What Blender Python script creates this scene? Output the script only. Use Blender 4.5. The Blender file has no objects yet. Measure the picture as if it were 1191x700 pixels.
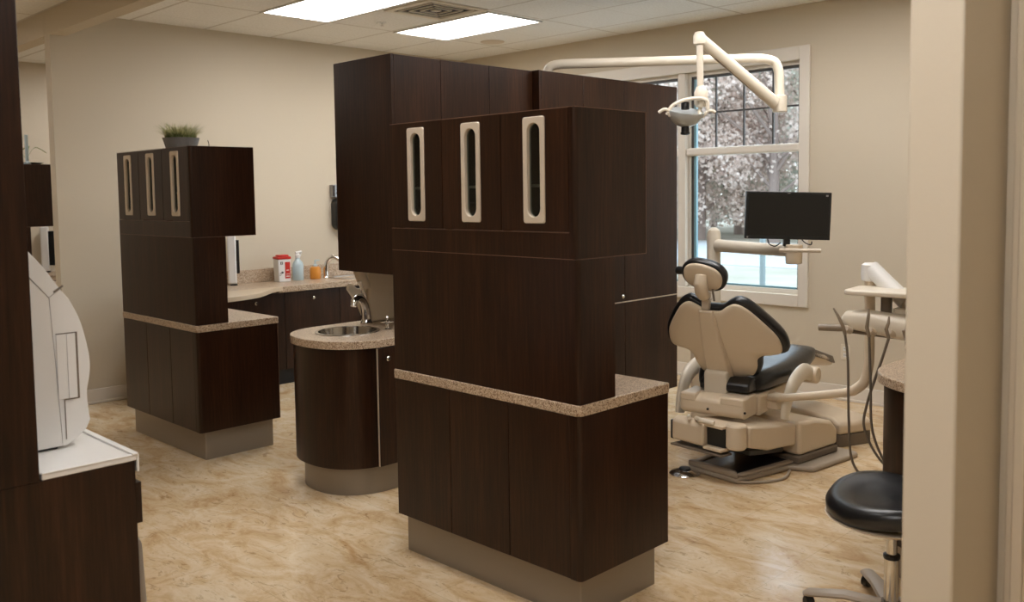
import bpy, bmesh, math, random
from mathutils import Vector, Matrix
random.seed(7)
PI = math.pi
SC = bpy.context.scene
COL = SC.collection
H = 1.6          # eye height
ZC = 3.0         # ceiling height
YW = 7.28        # back wall
XW = 6.58        # window wall

# ------------------------------------------------------------------ materials
def srgb(r, g, b):
    f = lambda c: ((c/255+0.055)/1.055)**2.4 if c > 10 else c/255/12.92
    return (f(r), f(g), f(b), 1)
def mat(name, col, rough=0.5, metal=0.0, spec=0.5, bump=None, **kw):
    m = bpy.data.materials.new(name); m.use_nodes = True
    b = m.node_tree.nodes['Principled BSDF']
    b.inputs['Base Color'].default_value = col
    b.inputs['Roughness'].default_value = rough
    b.inputs['Metallic'].default_value = metal
    b.inputs['Specular IOR Level'].default_value = spec
    for k, v in kw.items(): b.inputs[k.replace('_', ' ')].default_value = v
    if bump:
        nt = m.node_tree
        tc = nt.nodes.new('ShaderNodeTexCoord'); n = nt.nodes.new('ShaderNodeTexNoise')
        n.inputs['Scale'].default_value = bump[0]; n.inputs['Detail'].default_value = 3
        bp = nt.nodes.new('ShaderNodeBump'); bp.inputs['Strength'].default_value = bump[1]; bp.inputs['Distance'].default_value = 0.01
        nt.links.new(tc.outputs['Object'], n.inputs['Vector']); nt.links.new(n.outputs['Fac'], bp.inputs['Height'])
        nt.links.new(bp.outputs['Normal'], b.inputs['Normal'])
    return m
def ramp(nt, stops):
    r = nt.nodes.new('ShaderNodeValToRGB'); e = r.color_ramp.elements
    while len(e) < len(stops): e.new(0.5)
    for i, (p, c) in enumerate(stops): e[i].position = p; e[i].color = c
    return r
def wood_mat(name, c1, c2, c3, rough=0.33):
    m = mat(name, c1, rough, spec=0.33); nt = m.node_tree; b = nt.nodes['Principled BSDF']
    tc = nt.nodes.new('ShaderNodeTexCoord'); mp = nt.nodes.new('ShaderNodeMapping')
    mp.inputs['Scale'].default_value = (1, 1, 0.045)
    n = nt.nodes.new('ShaderNodeTexNoise'); n.inputs['Scale'].default_value = 90; n.inputs['Detail'].default_value = 5; n.inputs['Roughness'].default_value = 0.65
    n2 = nt.nodes.new('ShaderNodeTexNoise'); n2.inputs['Scale'].default_value = 9; n2.inputs['Detail'].default_value = 2
    L = nt.links
    L.new(tc.outputs['Object'], mp.inputs['Vector']); L.new(mp.outputs['Vector'], n.inputs['Vector']); L.new(mp.outputs['Vector'], n2.inputs['Vector'])
    mx = nt.nodes.new('ShaderNodeMath'); mx.operation = 'MULTIPLY_ADD'; mx.inputs[1].default_value = 0.35; 
    L.new(n2.outputs['Fac'], mx.inputs[0]); 
    m2 = nt.nodes.new('ShaderNodeMath'); m2.operation = 'MULTIPLY'; m2.inputs[1].default_value = 0.65
    L.new(n.outputs['Fac'], m2.inputs[0]); L.new(m2.outputs[0], mx.inputs[2])
    r = ramp(nt, [(0.36, c1), (0.5, c2), (0.66, c3)])
    L.new(mx.outputs[0], r.inputs['Fac']); L.new(r.outputs['Color'], b.inputs['Base Color'])
    bp = nt.nodes.new('ShaderNodeBump'); bp.inputs['Strength'].default_value = 0.12; bp.inputs['Distance'].default_value = 0.002
    L.new(n.outputs['Fac'], bp.inputs['Height']); L.new(bp.outputs['Normal'], b.inputs['Normal'])
    return m
def speckle_mat(name, base, light, dark, scale=260, rough=0.28):
    m = mat(name, base, rough, spec=0.5); nt = m.node_tree; b = nt.nodes['Principled BSDF']; L = nt.links
    tc = nt.nodes.new('ShaderNodeTexCoord'); v = nt.nodes.new('ShaderNodeTexVoronoi'); v.inputs['Scale'].default_value = scale
    L.new(tc.outputs['Object'], v.inputs['Vector'])
    sp = nt.nodes.new('ShaderNodeSeparateColor'); L.new(v.outputs['Color'], sp.inputs['Color'])
    r = ramp(nt, [(0.0, dark), (0.13, dark), (0.30, base), (0.62, base), (0.8, light)])
    L.new(sp.outputs['Red'], r.inputs['Fac']); L.new(r.outputs['Color'], b.inputs['Base Color'])
    return m
def floor_mat():
    m = mat('marbled_vinyl', srgb(200, 165, 120), 0.33, spec=0.45); nt = m.node_tree; b = nt.nodes['Principled BSDF']; L = nt.links
    tc = nt.nodes.new('ShaderNodeTexCoord')
    rt = nt.nodes.new('ShaderNodeMapping'); rt.inputs['Scale'].default_value = (1.6, 0.75, 1); rt.inputs['Rotation'].default_value = (0, 0, 0.5)
    L.new(tc.outputs['Object'], rt.inputs['Vector'])
    n = nt.nodes.new('ShaderNodeTexNoise'); n.inputs['Scale'].default_value = 4.2; n.inputs['Detail'].default_value = 8; n.inputs['Roughness'].default_value = 0.66; n.inputs['Distortion'].default_value = 0.9
    L.new(rt.outputs['Vector'], n.inputs['Vector'])
    r = ramp(nt, [(0.32, srgb(197, 160, 114)), (0.45, srgb(219, 190, 149)), (0.55, srgb(229, 206, 171)), (0.68, srgb(237, 219, 190))])
    L.new(n.outputs['Fac'], r.inputs['Fac'])
    # fine brown veins
    n2 = nt.nodes.new('ShaderNodeTexNoise'); n2.inputs['Scale'].default_value = 9; n2.inputs['Detail'].default_value = 9; n2.inputs['Roughness'].default_value = 0.7; n2.inputs['Distortion'].default_value = 1.6
    L.new(rt.outputs['Vector'], n2.inputs['Vector'])
    r2 = ramp(nt, [(0.37, (0.62, 0.54, 0.45, 1)), (0.43, (1, 1, 1, 1)), (0.53, (1, 1, 1, 1)), (0.62, (0.86, 0.8, 0.73, 1))])
    L.new(n2.outputs['Fac'], r2.inputs['Fac'])
    mx = nt.nodes.new('ShaderNodeMix'); mx.data_type = 'RGBA'; mx.blend_type = 'MULTIPLY'; mx.inputs['Factor'].default_value = 0.75
    L.new(r.outputs['Color'], mx.inputs['A']); L.new(r2.outputs['Color'], mx.inputs['B'])
    # sheet/tile joints
    bk = nt.nodes.new('ShaderNodeTexBrick'); bk.offset = 0.0; bk.inputs['Scale'].default_value = 1.0
    bk.inputs['Brick Width'].default_value = 0.457; bk.inputs['Row Height'].default_value = 0.457; bk.inputs['Mortar Size'].default_value = 0.0022
    bk.inputs['Color1'].default_value = (1, 1, 1, 1); bk.inputs['Color2'].default_value = (0.93, 0.92, 0.9, 1); bk.inputs['Mortar'].default_value = (0.74, 0.7, 0.64, 1)
    L.new(tc.outputs['Object'], bk.inputs['Vector'])
    m3 = nt.nodes.new('ShaderNodeMix'); m3.data_type = 'RGBA'; m3.blend_type = 'MULTIPLY'; m3.inputs['Factor'].default_value = 0.6
    L.new(mx.outputs['Result'], m3.inputs['A']); L.new(bk.outputs['Color'], m3.inputs['B'])
    L.new(m3.outputs['Result'], b.inputs['Base Color'])
    rr = ramp(nt, [(0.3, (0.17,)*3+(1,)), (0.7, (0.27,)*3+(1,))]); L.new(n2.outputs['Fac'], rr.inputs['Fac']); L.new(rr.outputs['Color'], b.inputs['Roughness'])
    return m
def ceiling_mat():
    m = mat('ceiling_tiles', srgb(232, 226, 214), 0.9, spec=0.1); nt = m.node_tree; b = nt.nodes['Principled BSDF']; L = nt.links
    tc = nt.nodes.new('ShaderNodeTexCoord')
    def brick(w, h, ms, ox, oy, mortar):
        mp = nt.nodes.new('ShaderNodeMapping'); mp.inputs['Location'].default_value = (ox, oy, 0); L.new(tc.outputs['Object'], mp.inputs['Vector'])
        bk = nt.nodes.new('ShaderNodeTexBrick'); bk.offset = 0.0; bk.inputs['Scale'].default_value = 1.0
        bk.inputs['Brick Width'].default_value = w; bk.inputs['Row Height'].default_value = h; bk.inputs['Mortar Size'].default_value = ms; bk.inputs['Mortar Smooth'].default_value = 0.1
        bk.inputs['Color1'].default_value = (1, 1, 1, 1); bk.inputs['Color2'].default_value = (1, 1, 1, 1); bk.inputs['Mortar'].default_value = (mortar, mortar*0.97, mortar*0.93, 1)
        L.new(mp.outputs['Vector'], bk.inputs['Vector']); return bk
    b1 = brick(0.62, 1.22, 0.012, -GX, -GY, 0.80); b2 = brick(0.62, 0.61, 0.004, -GX, -GY, 0.88)
    n = nt.nodes.new('ShaderNodeTexNoise'); n.inputs['Scale'].default_value = 55; n.inputs['Detail'].default_value = 6; L.new(tc.outputs['Object'], n.inputs['Vector'])
    rn = ramp(nt, [(0.35, srgb(238, 236, 229)), (0.6, srgb(248, 246, 241))]); L.new(n.outputs['Fac'], rn.inputs['Fac'])
    last = rn.outputs['Color']
    for bb in (b1, b2):
        mx = nt.nodes.new('ShaderNodeMix'); mx.data_type = 'RGBA'; mx.blend_type = 'MULTIPLY'; mx.inputs['Factor'].default_value = 1
        L.new(last, mx.inputs['A']); L.new(bb.outputs['Color'], mx.inputs['B']); last = mx.outputs['Result']
    L.new(last, b.inputs['Base Color'])
    return m
def glass_mat(name, tint=(1, 1, 1, 1), refl=0.08):
    m = bpy.data.materials.new(name); m.use_nodes = True; nt = m.node_tree; nt.nodes.remove(nt.nodes['Principled BSDF'])
    o = nt.nodes['Material Output']; t = nt.nodes.new('ShaderNodeBsdfTransparent'); t.inputs['Color'].default_value = tint
    g = nt.nodes.new('ShaderNodeBsdfGlossy'); g.inputs['Roughness'].default_value = 0.03
    mx = nt.nodes.new('ShaderNodeMixShader'); mx.inputs['Fac'].default_value = refl
    nt.links.new(t.outputs[0], mx.inputs[1]); nt.links.new(g.outputs[0], mx.inputs[2]); nt.links.new(mx.outputs[0], o.inputs['Surface'])
    return m
def emis_mat(name, col, s):
    m = mat(name, col, 0.5); b = m.node_tree.nodes['Principled BSDF']
    b.inputs['Emission Color'].default_value = col; b.inputs['Emission Strength'].default_value = s
    return m
GX, GY = 3.69, 6.34
M = dict(
    wall=mat('cream_wall', srgb(212, 200, 179), 0.75, spec=0.25, bump=(60, 0.05)),
    trimw=mat('white_trim', srgb(230, 222, 210), 0.45),
    casing=mat('cream_casing', srgb(214, 200, 178), 0.45),
    floor=floor_mat(), ceil=ceiling_mat(),
    wood=wood_mat('dark_walnut_laminate', (0.0115, 0.0039, 0.0013, 1), (0.025, 0.0086, 0.0030, 1), (0.048, 0.0175, 0.0070, 1)),
    granite=speckle_mat('speckled_granite', srgb(188, 164, 138), srgb(214, 196, 172), srgb(122, 94, 70)),
    beigetop=mat('beige_laminate', srgb(205, 186, 160), 0.3),
    toe=mat('brushed_taupe_metal', srgb(146, 136, 124), 0.36, metal=0.4, bump=(140, 0.05)),
    black_toe=mat('black_toe', (0.008, 0.007, 0.007, 1), 0.6),
    bezel=mat('champagne_bezel', srgb(214, 199, 178), 0.35, metal=0.05),
    dglass=glass_mat('tinted_glass', (0.62, 0.66, 0.64, 1), 0.05),
    glass=glass_mat('window_glass', (0.97, 0.99, 1, 1), 0.04),
    chrome=mat('chrome', (0.75, 0.74, 0.72, 1), 0.12, metal=1),
    steel=mat('brushed_steel', (0.55, 0.53, 0.5, 1), 0.28, metal=1),
    cream=mat('cream_plastic', srgb(222, 204, 178), 0.36, bump=(14, 0.02)),
    cream_lt=mat('ivory_plastic', srgb(228, 217, 198), 0.33),
    white=mat('white_plastic', srgb(234, 232, 228), 0.35),
    taupe=mat('taupe_base_paint', srgb(172, 158, 140), 0.45),
    vinyl=mat('black_vinyl', (0.011, 0.0115, 0.0125, 1), 0.30, spec=0.55, bump=(25, 0.08)),
    black=mat('black_plastic', (0.010, 0.010, 0.010, 1), 0.35),
    rubber=mat('grey_rubber', srgb(116, 104, 90), 0.55),
    screen=mat('dark_screen', (0.004, 0.004, 0.0045, 1), 0.16),
    red=mat('red_plastic', srgb(200, 48, 34), 0.4), orange=mat('orange_plastic', srgb(226, 150, 60), 0.35),
    paper=mat('white_label', srgb(232, 226, 216), 0.6), ink=mat('label_ink', srgb(60, 52, 48), 0.7),
    bluew=mat('pale_blue_plastic', srgb(190, 208, 214), 0.3),
    stone=mat('grey_stone', srgb(138, 134, 130), 0.8, bump=(60, 0.5)),
    grass1=mat('grass_dark', srgb(134, 142, 84), 0.7), grass2=mat('grass_light', srgb(204, 200, 150), 0.7),
    soil=mat('soil', (0.02, 0.015, 0.01, 1), 0.9),
    darkgrey=mat('dark_grey_metal', srgb(52, 54, 56), 0.4, metal=0.3),
    muntin=mat('grey_muntin', srgb(70, 68, 66), 0.5),
    aqua=mat('aqua_gasket', srgb(120, 160, 172), 0.3),
    lens=emis_mat('light_lens', (1.0, 0.985, 0.985, 1), 6.4),
    grey_mark=mat('grey_mark', srgb(150, 150, 150), 0.5),
    card=mat('chrome_label', srgb(150, 150, 150), 0.3, metal=0.6),
    bark=mat('bark', srgb(128, 112, 104), 0.9), road=mat('pale_asphalt', srgb(164, 166, 166), 0.9),
)
def ground_mat():
    m = mat('winter_lawn', srgb(176, 168, 150), 0.95); nt = m.node_tree; b = nt.nodes['Principled BSDF']; L = nt.links
    tc = nt.nodes.new('ShaderNodeTexCoord'); n = nt.nodes.new('ShaderNodeTexNoise'); n.inputs['Scale'].default_value = 0.35; n.inputs['Detail'].default_value = 6
    L.new(tc.outputs['Object'], n.inputs['Vector']); r = ramp(nt, [(0.35, srgb(140, 134, 118)), (0.6, srgb(168, 160, 144))]); L.new(n.outputs['Fac'], r.inputs['Fac']); L.new(r.outputs['Color'], b.inputs['Base Color'])
    return m
M['ground'] = ground_mat(); M['basin'] = mat('polished_basin', (0.42, 0.40, 0.37, 1), 0.16, metal=1); M['edge'] = mat('edge_banding', srgb(118, 88, 70), 0.35); M['postgrey'] = mat('post_grey', srgb(120, 130, 130), 0.6); M['tau2'] = mat('taupe_grip', srgb(142, 126, 106), 0.45)
def leaf_mat(name, a, b_):
    m = mat(name, a, 0.8); nt = m.node_tree; b = nt.nodes['Principled BSDF']; L = nt.links
    tc = nt.nodes.new('ShaderNodeTexCoord'); n = nt.nodes.new('ShaderNodeTexNoise'); n.inputs['Scale'].default_value = 1.4; n.inputs['Detail'].default_value = 5
    L.new(tc.outputs['Object'], n.inputs['Vector']); r = ramp(nt, [(0.38, a), (0.62, b_)]); L.new(n.outputs['Fac'], r.inputs['Fac']); L.new(r.outputs['Color'], b.inputs['Base Color'])
    tl = nt.nodes.new('ShaderNodeBsdfTranslucent'); L.new(r.outputs['Color'], tl.inputs['Color'])
    ms = nt.nodes.new('ShaderNodeMixShader'); ms.inputs['Fac'].default_value = 0.5; L.new(b.outputs[0], ms.inputs[1]); L.new(tl.outputs[0], ms.inputs[2]); L.new(ms.outputs[0], nt.nodes['Material Output'].inputs['Surface'])
    return m
M['leaf_pink'] = leaf_mat('russet_leaves', srgb(204, 184, 174), srgb(232, 218, 208))
M['leaf_green'] = leaf_mat('grey_green_leaves', srgb(184, 186, 172), srgb(216, 212, 200))

# ------------------------------------------------------------------ mesh helpers
def link(name, bm, m, parent=None, loc=None, bevel=0, seg=2, smooth=0.6, subsurf=0):
    me = bpy.data.meshes.new(name)
    bmesh.ops.recalc_face_normals(bm, faces=bm.faces)
    bm.to_mesh(me); bm.free()
    for mm in (m if isinstance(m, (list, tuple)) else [m]): me.materials.append(mm)
    if smooth:
        me.polygons.foreach_set('use_smooth', [True]*len(me.polygons))
        me.set_sharp_from_angle(angle=smooth)
    o = bpy.data.objects.new(name, me); COL.objects.link(o)
    if parent: o.parent = parent
    if loc: o.location = loc
    if bevel:
        b = o.modifiers.new('bevel', 'BEVEL'); b.width = bevel; b.segments = seg; b.limit_method = 'ANGLE'; b.angle_limit = 0.6
        b.harden_normals = False
    if subsurf:
        s = o.modifiers.new('sub', 'SUBSURF'); s.levels = subsurf; s.render_levels = subsurf
    return o
def box(bm, x0, x1, y0, y1, z0, z1):
    v = [bm.verts.new((x, y, z)) for x in (x0, x1) for y in (y0, y1) for z in (z0, z1)]
    for f in ((0,1,3,2),(4,6,7,5),(0,4,5,1),(2,3,7,6),(0,2,6,4),(1,5,7,3)): bm.faces.new([v[i] for i in f])
    return bm
def B(*boxes):
    bm = bmesh.new()
    for b in boxes: box(bm, *b)
    return bm
def prism(bm, pts, axis, a, b, hole=None):
    """extrude a 2D outline along axis: 'z' pts=(x,y); 'y' pts=(x,z); 'x' pts=(y,z)"""
    def P(p, t):
        return {'z': (p[0], p[1], t), 'y': (p[0], t, p[1]), 'x': (t, p[0], p[1])}[axis]
    A = [bm.verts.new(P(p, a)) for p in pts]; C = [bm.verts.new(P(p, b)) for p in pts]; n = len(pts)
    for i in range(n): bm.faces.new((A[i], A[(i+1) % n], C[(i+1) % n], C[i]))
    if hole is None:
        bm.faces.new(A[::-1]); bm.faces.new(C)
    else:
        HA = [bm.verts.new(P(p, a)) for p in hole]; HC = [bm.verts.new(P(p, b)) for p in hole]; k = len(hole)
        assert k == n
        for i in range(n):
            j = (i+1) % n
            bm.faces.new((HA[i], HC[i], HC[j], HA[j])); bm.faces.new((A[i], HA[i], HA[j], A[j])); bm.faces.new((C[i], C[j], HC[j], HC[i]))
    return bm
def lathe(bm, prof, n=32, c=(0, 0, 0), axis='z'):
    rings = []
    for r, z in prof:
        ring = []
        for i in range(n):
            a = 2*PI*i/n; x, y = r*math.cos(a), r*math.sin(a)
            p = {'z': (x, y, z), 'y': (x, z, y), 'x': (z, x, y)}[axis]
            ring.append(bm.verts.new((p[0]+c[0], p[1]+c[1], p[2]+c[2])))
        rings.append(ring)
    for a, b in zip(rings, rings[1:]):
        for i in range(n): bm.faces.new((a[i], a[(i+1) % n], b[(i+1) % n], b[i]))
    bm.faces.new(rings[0][::-1]); bm.faces.new(rings[-1])
    return bm
def crom(pts, k=6, closed=False):
    pts = [Vector(p) for p in pts]; n = len(pts); out = []
    rng = range(n) if closed else range(n-1)
    for i in rng:
        p0 = pts[(i-1) % n] if closed or i > 0 else pts[0]; p1 = pts[i]; p2 = pts[(i+1) % n]
        p3 = pts[(i+2) % n] if closed or i+2 < n else pts[-1]
        for s in range(k):
            t = s/k
            out.append(0.5*((2*p1)+(-p0+p2)*t+(2*p0-5*p1+4*p2-p3)*t*t+(-p0+3*p1-3*p2+p3)*t**3))
    if not closed: out.append(pts[-1])
    return out
def tube(bm, pts, r, n=12, flat=None, up=Vector((0, 0, 1))):
    """round (or flattened) tube; r number or list; flat=(w,h) scale"""
    pts = [Vector(p) for p in pts]; N = len(pts); rings = []; prev = None
    for i, p in enumerate(pts):
        t = (pts[min(i+1, N-1)]-pts[max(i-1, 0)]).normalized()
        if prev is None:
            u = up.cross(t)
            if u.length < 1e-3: u = Vector((1, 0, 0)).cross(t)
            u.normalize()
        else:
            u = prev - t*prev.dot(t); u.normalize()
        prev = u; w = t.cross(u)
        rr = r[i] if isinstance(r, (list, tuple)) else r
        fw, fh = flat if flat else (1, 1)
        rings.append([bm.verts.new(p+u*(rr*fw*math.cos(2*PI*k/n))+w*(rr*fh*math.sin(2*PI*k/n))) for k in range(n)])
    for a, b in zip(rings, rings[1:]):
        for k in range(n): bm.faces.new((a[k], a[(k+1) % n], b[(k+1) % n], b[k]))
    bm.faces.new(rings[0][::-1]); bm.faces.new(rings[-1])
    return bm
def T(pts, r, n=12, **k): return tube(bmesh.new(), pts, r, n, **k)
def rrect(cx, cy, w, h, r, k=5):
    out = []
    for sx, sy, a0 in ((1, 1, 0), (-1, 1, 90), (-1, -1, 180), (1, -1, 270)):
        for i in range(k+1):
            a = math.radians(a0+90*i/k); out.append((cx+sx*(w/2-r)+r*math.cos(a), cy+sy*(h/2-r)+r*math.sin(a)))
    return out
def empty(name, label, cat, loc=(0, 0, 0), rz=0, group=None):
    o = bpy.data.objects.new(name, None); COL.objects.link(o); o.location = loc; o.rotation_euler = (0, 0, rz)
    o.empty_display_size = 0.1
    o['label'] = label; o['category'] = cat
    if group: o['group'] = group
    return o
def tag(o, label, cat, group=None):
    o['label'] = label; o['category'] = cat
    if group: o['group'] = group
    return o
def struct(name, bm, m, **k):
    o = link(name, bm, m, **k); o['kind'] = 'structure'; return o
def dup(root, loc, label, rz=None, group=None):
    r = root.copy(); COL.objects.link(r); r.location = loc; r['label'] = label
    if rz is not None: r.rotation_euler = (0, 0, rz)
    if group: r['group'] = group
    for ch in root.children:
        c = ch.copy(); COL.objects.link(c); c.parent = r
        for g in ch.children:
            d = g.copy(); COL.objects.link(d); d.parent = c
    return r

# ------------------------------------------------------------------ room shell
struct('floor', B((-2.6, 7.0, -2.6, 10.4, -0.1, 0.0)), M['floor'])
struct('ceiling', B((-2.6, 7.0, -2.6, 10.4, ZC, ZC+0.1)), M['ceil'])
WT = 0.11
struct('wall_back', B((2.46, XW+0.15, YW, YW+WT, 0, ZC)), M['wall'])
struct('wall_far', B((-2.6, 7.0, 10.19, 10.3, 0, ZC)), M['wall'])
struct('wall_left', B((-2.6, -2.5, -2.5, 10.19, 0, ZC)), M['wall'])
struct('wall_rear', B((-2.6, 7.0, -2.6, -2.5, 0, ZC)), M['wall'])
# window wall with one double opening
OY0, OY1, OZ0, OZ1 = 3.41, 5.57, 0.774, 2.587
X1 = XW+0.15
struct('wall_window', B((XW, X1, -2.5, OY0, 0, ZC), (XW, X1, OY1, 10.19, 0, ZC), (XW, X1, OY0, OY1, 0, OZ0), (XW, X1, OY0, OY1, OZ1, ZC)), M['wall'])
# wall stub at the right with the door casing behind it
struct('wall_right', B((1.95, XW, 0.66, 0.768, 0, ZC)), M['wall'], bevel=0.006)
struct('wall_hall', B((2.235, 2.36, -2.5, 0.659, 0, ZC)), M['wall'])
struct('trim_2', B((2.215, 2.235, 0.50, 0.640, 0, 2.95), (2.205, 2.215, 0.50, 0.53, 0, 2.95), (2.205, 2.215, 0.60, 0.625, 0, 2.95), (2.209, 2.215, 0.545, 0.585, 0, 2.95)), M['casing'], bevel=0.003)
# soffit beam running across the bay opening
struct('trim_1', B((2.459, 2.575, -2.5, YW-0.001, 2.82, ZC-0.001), (2.459, 2.575, YW+WT+0.001, 10.189, 2.82, ZC-0.001)), M['wall'])
def skirting(name, boxes):
    struct(name, B(*boxes), M['trimw'], bevel=0.004)
skirting('baseboard_back', [(2.46, 3.1, YW-0.016, YW, 0, 0.115), (2.46, 3.1, YW-0.022, YW, 0, 0.02), (5.7, XW, YW-0.016, YW, 0, 0.115)])
skirting('baseboard_window', [(XW-0.016, XW, 0.79, YW-0.02, 0, 0.115), (XW-0.022, XW, 0.79, YW-0.02, 0, 0.02)])
skirting('baseboard_far', [(-2.4, 3.0, 10.174, 10.19, 0, 0.115)])
# window casing (outer trim) and mullion
TX = XW-0.022
struct('trim_3', B((TX, XW, 3.325, OY0, 0.68, 2.69), (TX, XW, OY1, 5.66, 0.68, 2.69), (TX, XW, OY0, OY1, OZ1, 2.69), (TX, XW, OY0, OY1, 0.68, OZ0),
                   (XW-0.004, X1, 4.455, 4.53, OZ0, OZ1)), M['trimw'], bevel=0.004)
def window(name, y0, y1):
    fx0, fx1 = XW+0.035, XW+0.085
    w = struct(name, B((fx0, fx1, y0, y0+0.028, OZ0, OZ1), (fx0, fx1, y1-0.028, y1, OZ0, OZ1), (fx0, fx1, y0+0.028, y1-0.028, OZ0, OZ0+0.035), (fx0, fx1, y0+0.028, y1-0.028, OZ1-0.03, OZ1)), M['trimw'], bevel=0.003)
    link('window_gasket', B((fx0+0.012, fx1-0.01, y1-0.052, y1-0.029, OZ0+0.036, OZ1-0.045), (fx0+0.012, fx1-0.01, y0+0.029, y1-0.029, OZ1-0.052, OZ1-0.0305), (fx0+0.012, fx1-0.01, y0+0.029, y0+0.038, OZ0+0.036, OZ1-0.045)), M['muntin'], w)
    link('window_liner', B((fx0+0.014, fx1-0.01, y1-0.075, y1-0.0525, OZ0+0.036, OZ1-0.055), (fx0+0.014, fx1-0.01, y0+0.04, y1-0.076, OZ0+0.036, OZ0+0.05)), M['aqua'], w)
    link('window_rail', B((XW-0.002, fx1, y0+0.001, y1-0.001, 1.888, 1.955)), M['trimw'], w, bevel=0.018, seg=3)
    dy = (y1-y0)/4
    xs = (fx0+0.02, fx0+0.034)
    link('window_muntin', B(*[(xs[0], xs[1], y0+dy*k-0.007, y0+dy*k+0.007, 1.956, OZ1-0.053) for k in (1, 2, 3)], (xs[0]+0.001, xs[1]-0.001, y0+0.039, y1-0.076, 2.240, 2.254)), M['muntin'], w)
    link('window_glass', B((fx0+0.024, fx0+0.029, y0+0.03, y1-0.03, OZ0+0.037, OZ1-0.032)), M['glass'], w)
    for c in w.children: c['kind'] = 'structure'
    return w
window('window_1', OY0, 4.455)
window('window_2', 4.53, OY1)

# ------------------------------------------------------------------ ceiling fixtures
def troffer(x, y, label, group='recessed ceiling lights'):
    t = empty('ceiling_light', label, 'ceiling light', (x, y, ZC), group=group)
    w, l = 0.61, 1.19
    link('divider', B((-0.005, 0.005, -l/2+0.02, l/2-0.02, -0.016, -0.0125)), M['bezel'], t)
    link('frame', B((-w/2, w/2, -l/2, -l/2+0.02, -0.012, -0.001), (-w/2, w/2, l/2-0.02, l/2, -0.012, -0.001), (-w/2, -w/2+0.02, -l/2+0.02, l/2-0.02, -0.012, -0.001), (w/2-0.02, w/2, -l/2+0.02, l/2-0.02, -0.012, -0.001), (-0.006, 0.006, -l/2+0.02, l/2-0.02, -0.012, -0.001)), M['white'], t)
    for s in (-1, 1):
        bm = bmesh.new(); prof = []
        x0, x1 = (0.006, w/2-0.02) if s > 0 else (-w/2+0.02, -0.006)
        n = 8; pts = [(x0, -0.0025)]+[(x0+(x1-x0)*i/n, -0.003-0.006*math.sin(PI*i/n)) for i in range(n+1)]+[(x1, -0.0025)]
        prism(bm, pts[1:-1]+[(x1, -0.0015), (x0, -0.0015)], 'y', -l/2+0.02, l/2-0.02)
        link('diffuser', bm, M['lens'], t)
    return t
troffer(3.96, 5.72, 'recessed ceiling light, the larger one cut off by the top edge of the photo')
troffer(5.26, 5.755, 'recessed ceiling light between the air vent and the round ceiling speaker')
for x, y in ((3.96, 2.75), (5.26, 2.75), (1.0, 8.6), (3.9, 8.9), (0.95, 0.7), (2.2, 2.9), (-0.4, 0.7)):  # unseen troffers added to brighten the bay, the near zone and the far room
    troffer(x, y, 'added ceiling light out of view, there to brighten the room', 'added ceiling lights out of view')
v = empty('air_vent', 'square four-way ceiling air vent between the two recessed lights', 'air vent', (4.62, 5.39, ZC))
link('vent_frame', B((-0.29, 0.29, -0.27, -0.225, -0.01, -0.001), (-0.29, 0.29, 0.225, 0.27, -0.01, -0.001), (-0.29, -0.235, -0.225, 0.225, -0.01, -0.001), (0.235, 0.29, -0.225, 0.225, -0.01, -0.001)), M['ceil'] if False else M['cream_lt'], v)
link('vent_backing', B((-0.234, 0.234, -0.224, 0.224, -0.003, -0.001)), M['black_toe'], v)
bm = bmesh.new()
for k in range(3):
    a = 0.205-0.06*k; c = 0.014
    for s in (-1, 1):
        box(bm, -a, a, s*a-c/2, s*a+c/2, -0.012, -0.0035); box(bm, s*a-c/2, s*a+c/2, -a+c, a-c, -0.012, -0.0035)
box(bm, -0.03, 0.03, -0.03, 0.03, -0.012, -0.0035)
link('vent_louvres', bm, M['cream_lt'], v)
tag(link('ceiling_speaker', lathe(bmesh.new(), [(0.02, -0.011), (0.085, -0.011), (0.105, -0.008), (0.112, -0.001)]), M['bezel'], loc=(5.97, 6.17, ZC)), 'round flush ceiling speaker right of the smaller recessed light', 'speaker')
sp = empty('fire_sprinkler', 'small fire sprinkler head in the ceiling left of the air vent', 'sprinkler', (4.62, 6.07, ZC))
link('sprinkler_plate', lathe(bmesh.new(), [(0.03, -0.006), (0.036, -0.001)], 20), M['white'], sp)
link('sprinkler_head', lathe(bmesh.new(), [(0.014, -0.03), (0.016, -0.028), (0.005, -0.026), (0.006, -0.0065)], 16), M['steel'], sp)

# ------------------------------------------------------------------ islands
def knob(parent, p, d, name='knob'):
    bm = bmesh.new(); lathe(bm, [(0.005, 0), (0.005, 0.012), (0.013, 0.016), (0.014, 0.022), (0.009, 0.028)], 16)
    o = link(name, bm, M['chrome'], parent)
    q = Vector((0, 0, 1)).rotation_difference(Vector(d)); o.rotation_mode = 'QUATERNION'; o.rotation_quaternion = q; o.location = p
    return o
def corner_round(x0, x1, y0, y1, r=0.018, k=5):
    """footprint with the near-left vertical corner (x0,y0) rounded"""
    return [(x0+r*(1-math.cos(a)), y0+r*(1-math.sin(a))) for a in [PI/2*i/k for i in range(k+1)]] + [(x1, y0), (x1, y1), (x0, y1)]
def crn(x0, x1, y0, y1, r=0.018, k=5):
    pts = []
    for i in range(k+1):
        a = PI/2*i/k; pts.append((x0+r-r*math.cos(a), y0+r-r*math.sin(a)))
    return pts+[(x1, y0), (x1, y1), (x0, y1)]
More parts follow.
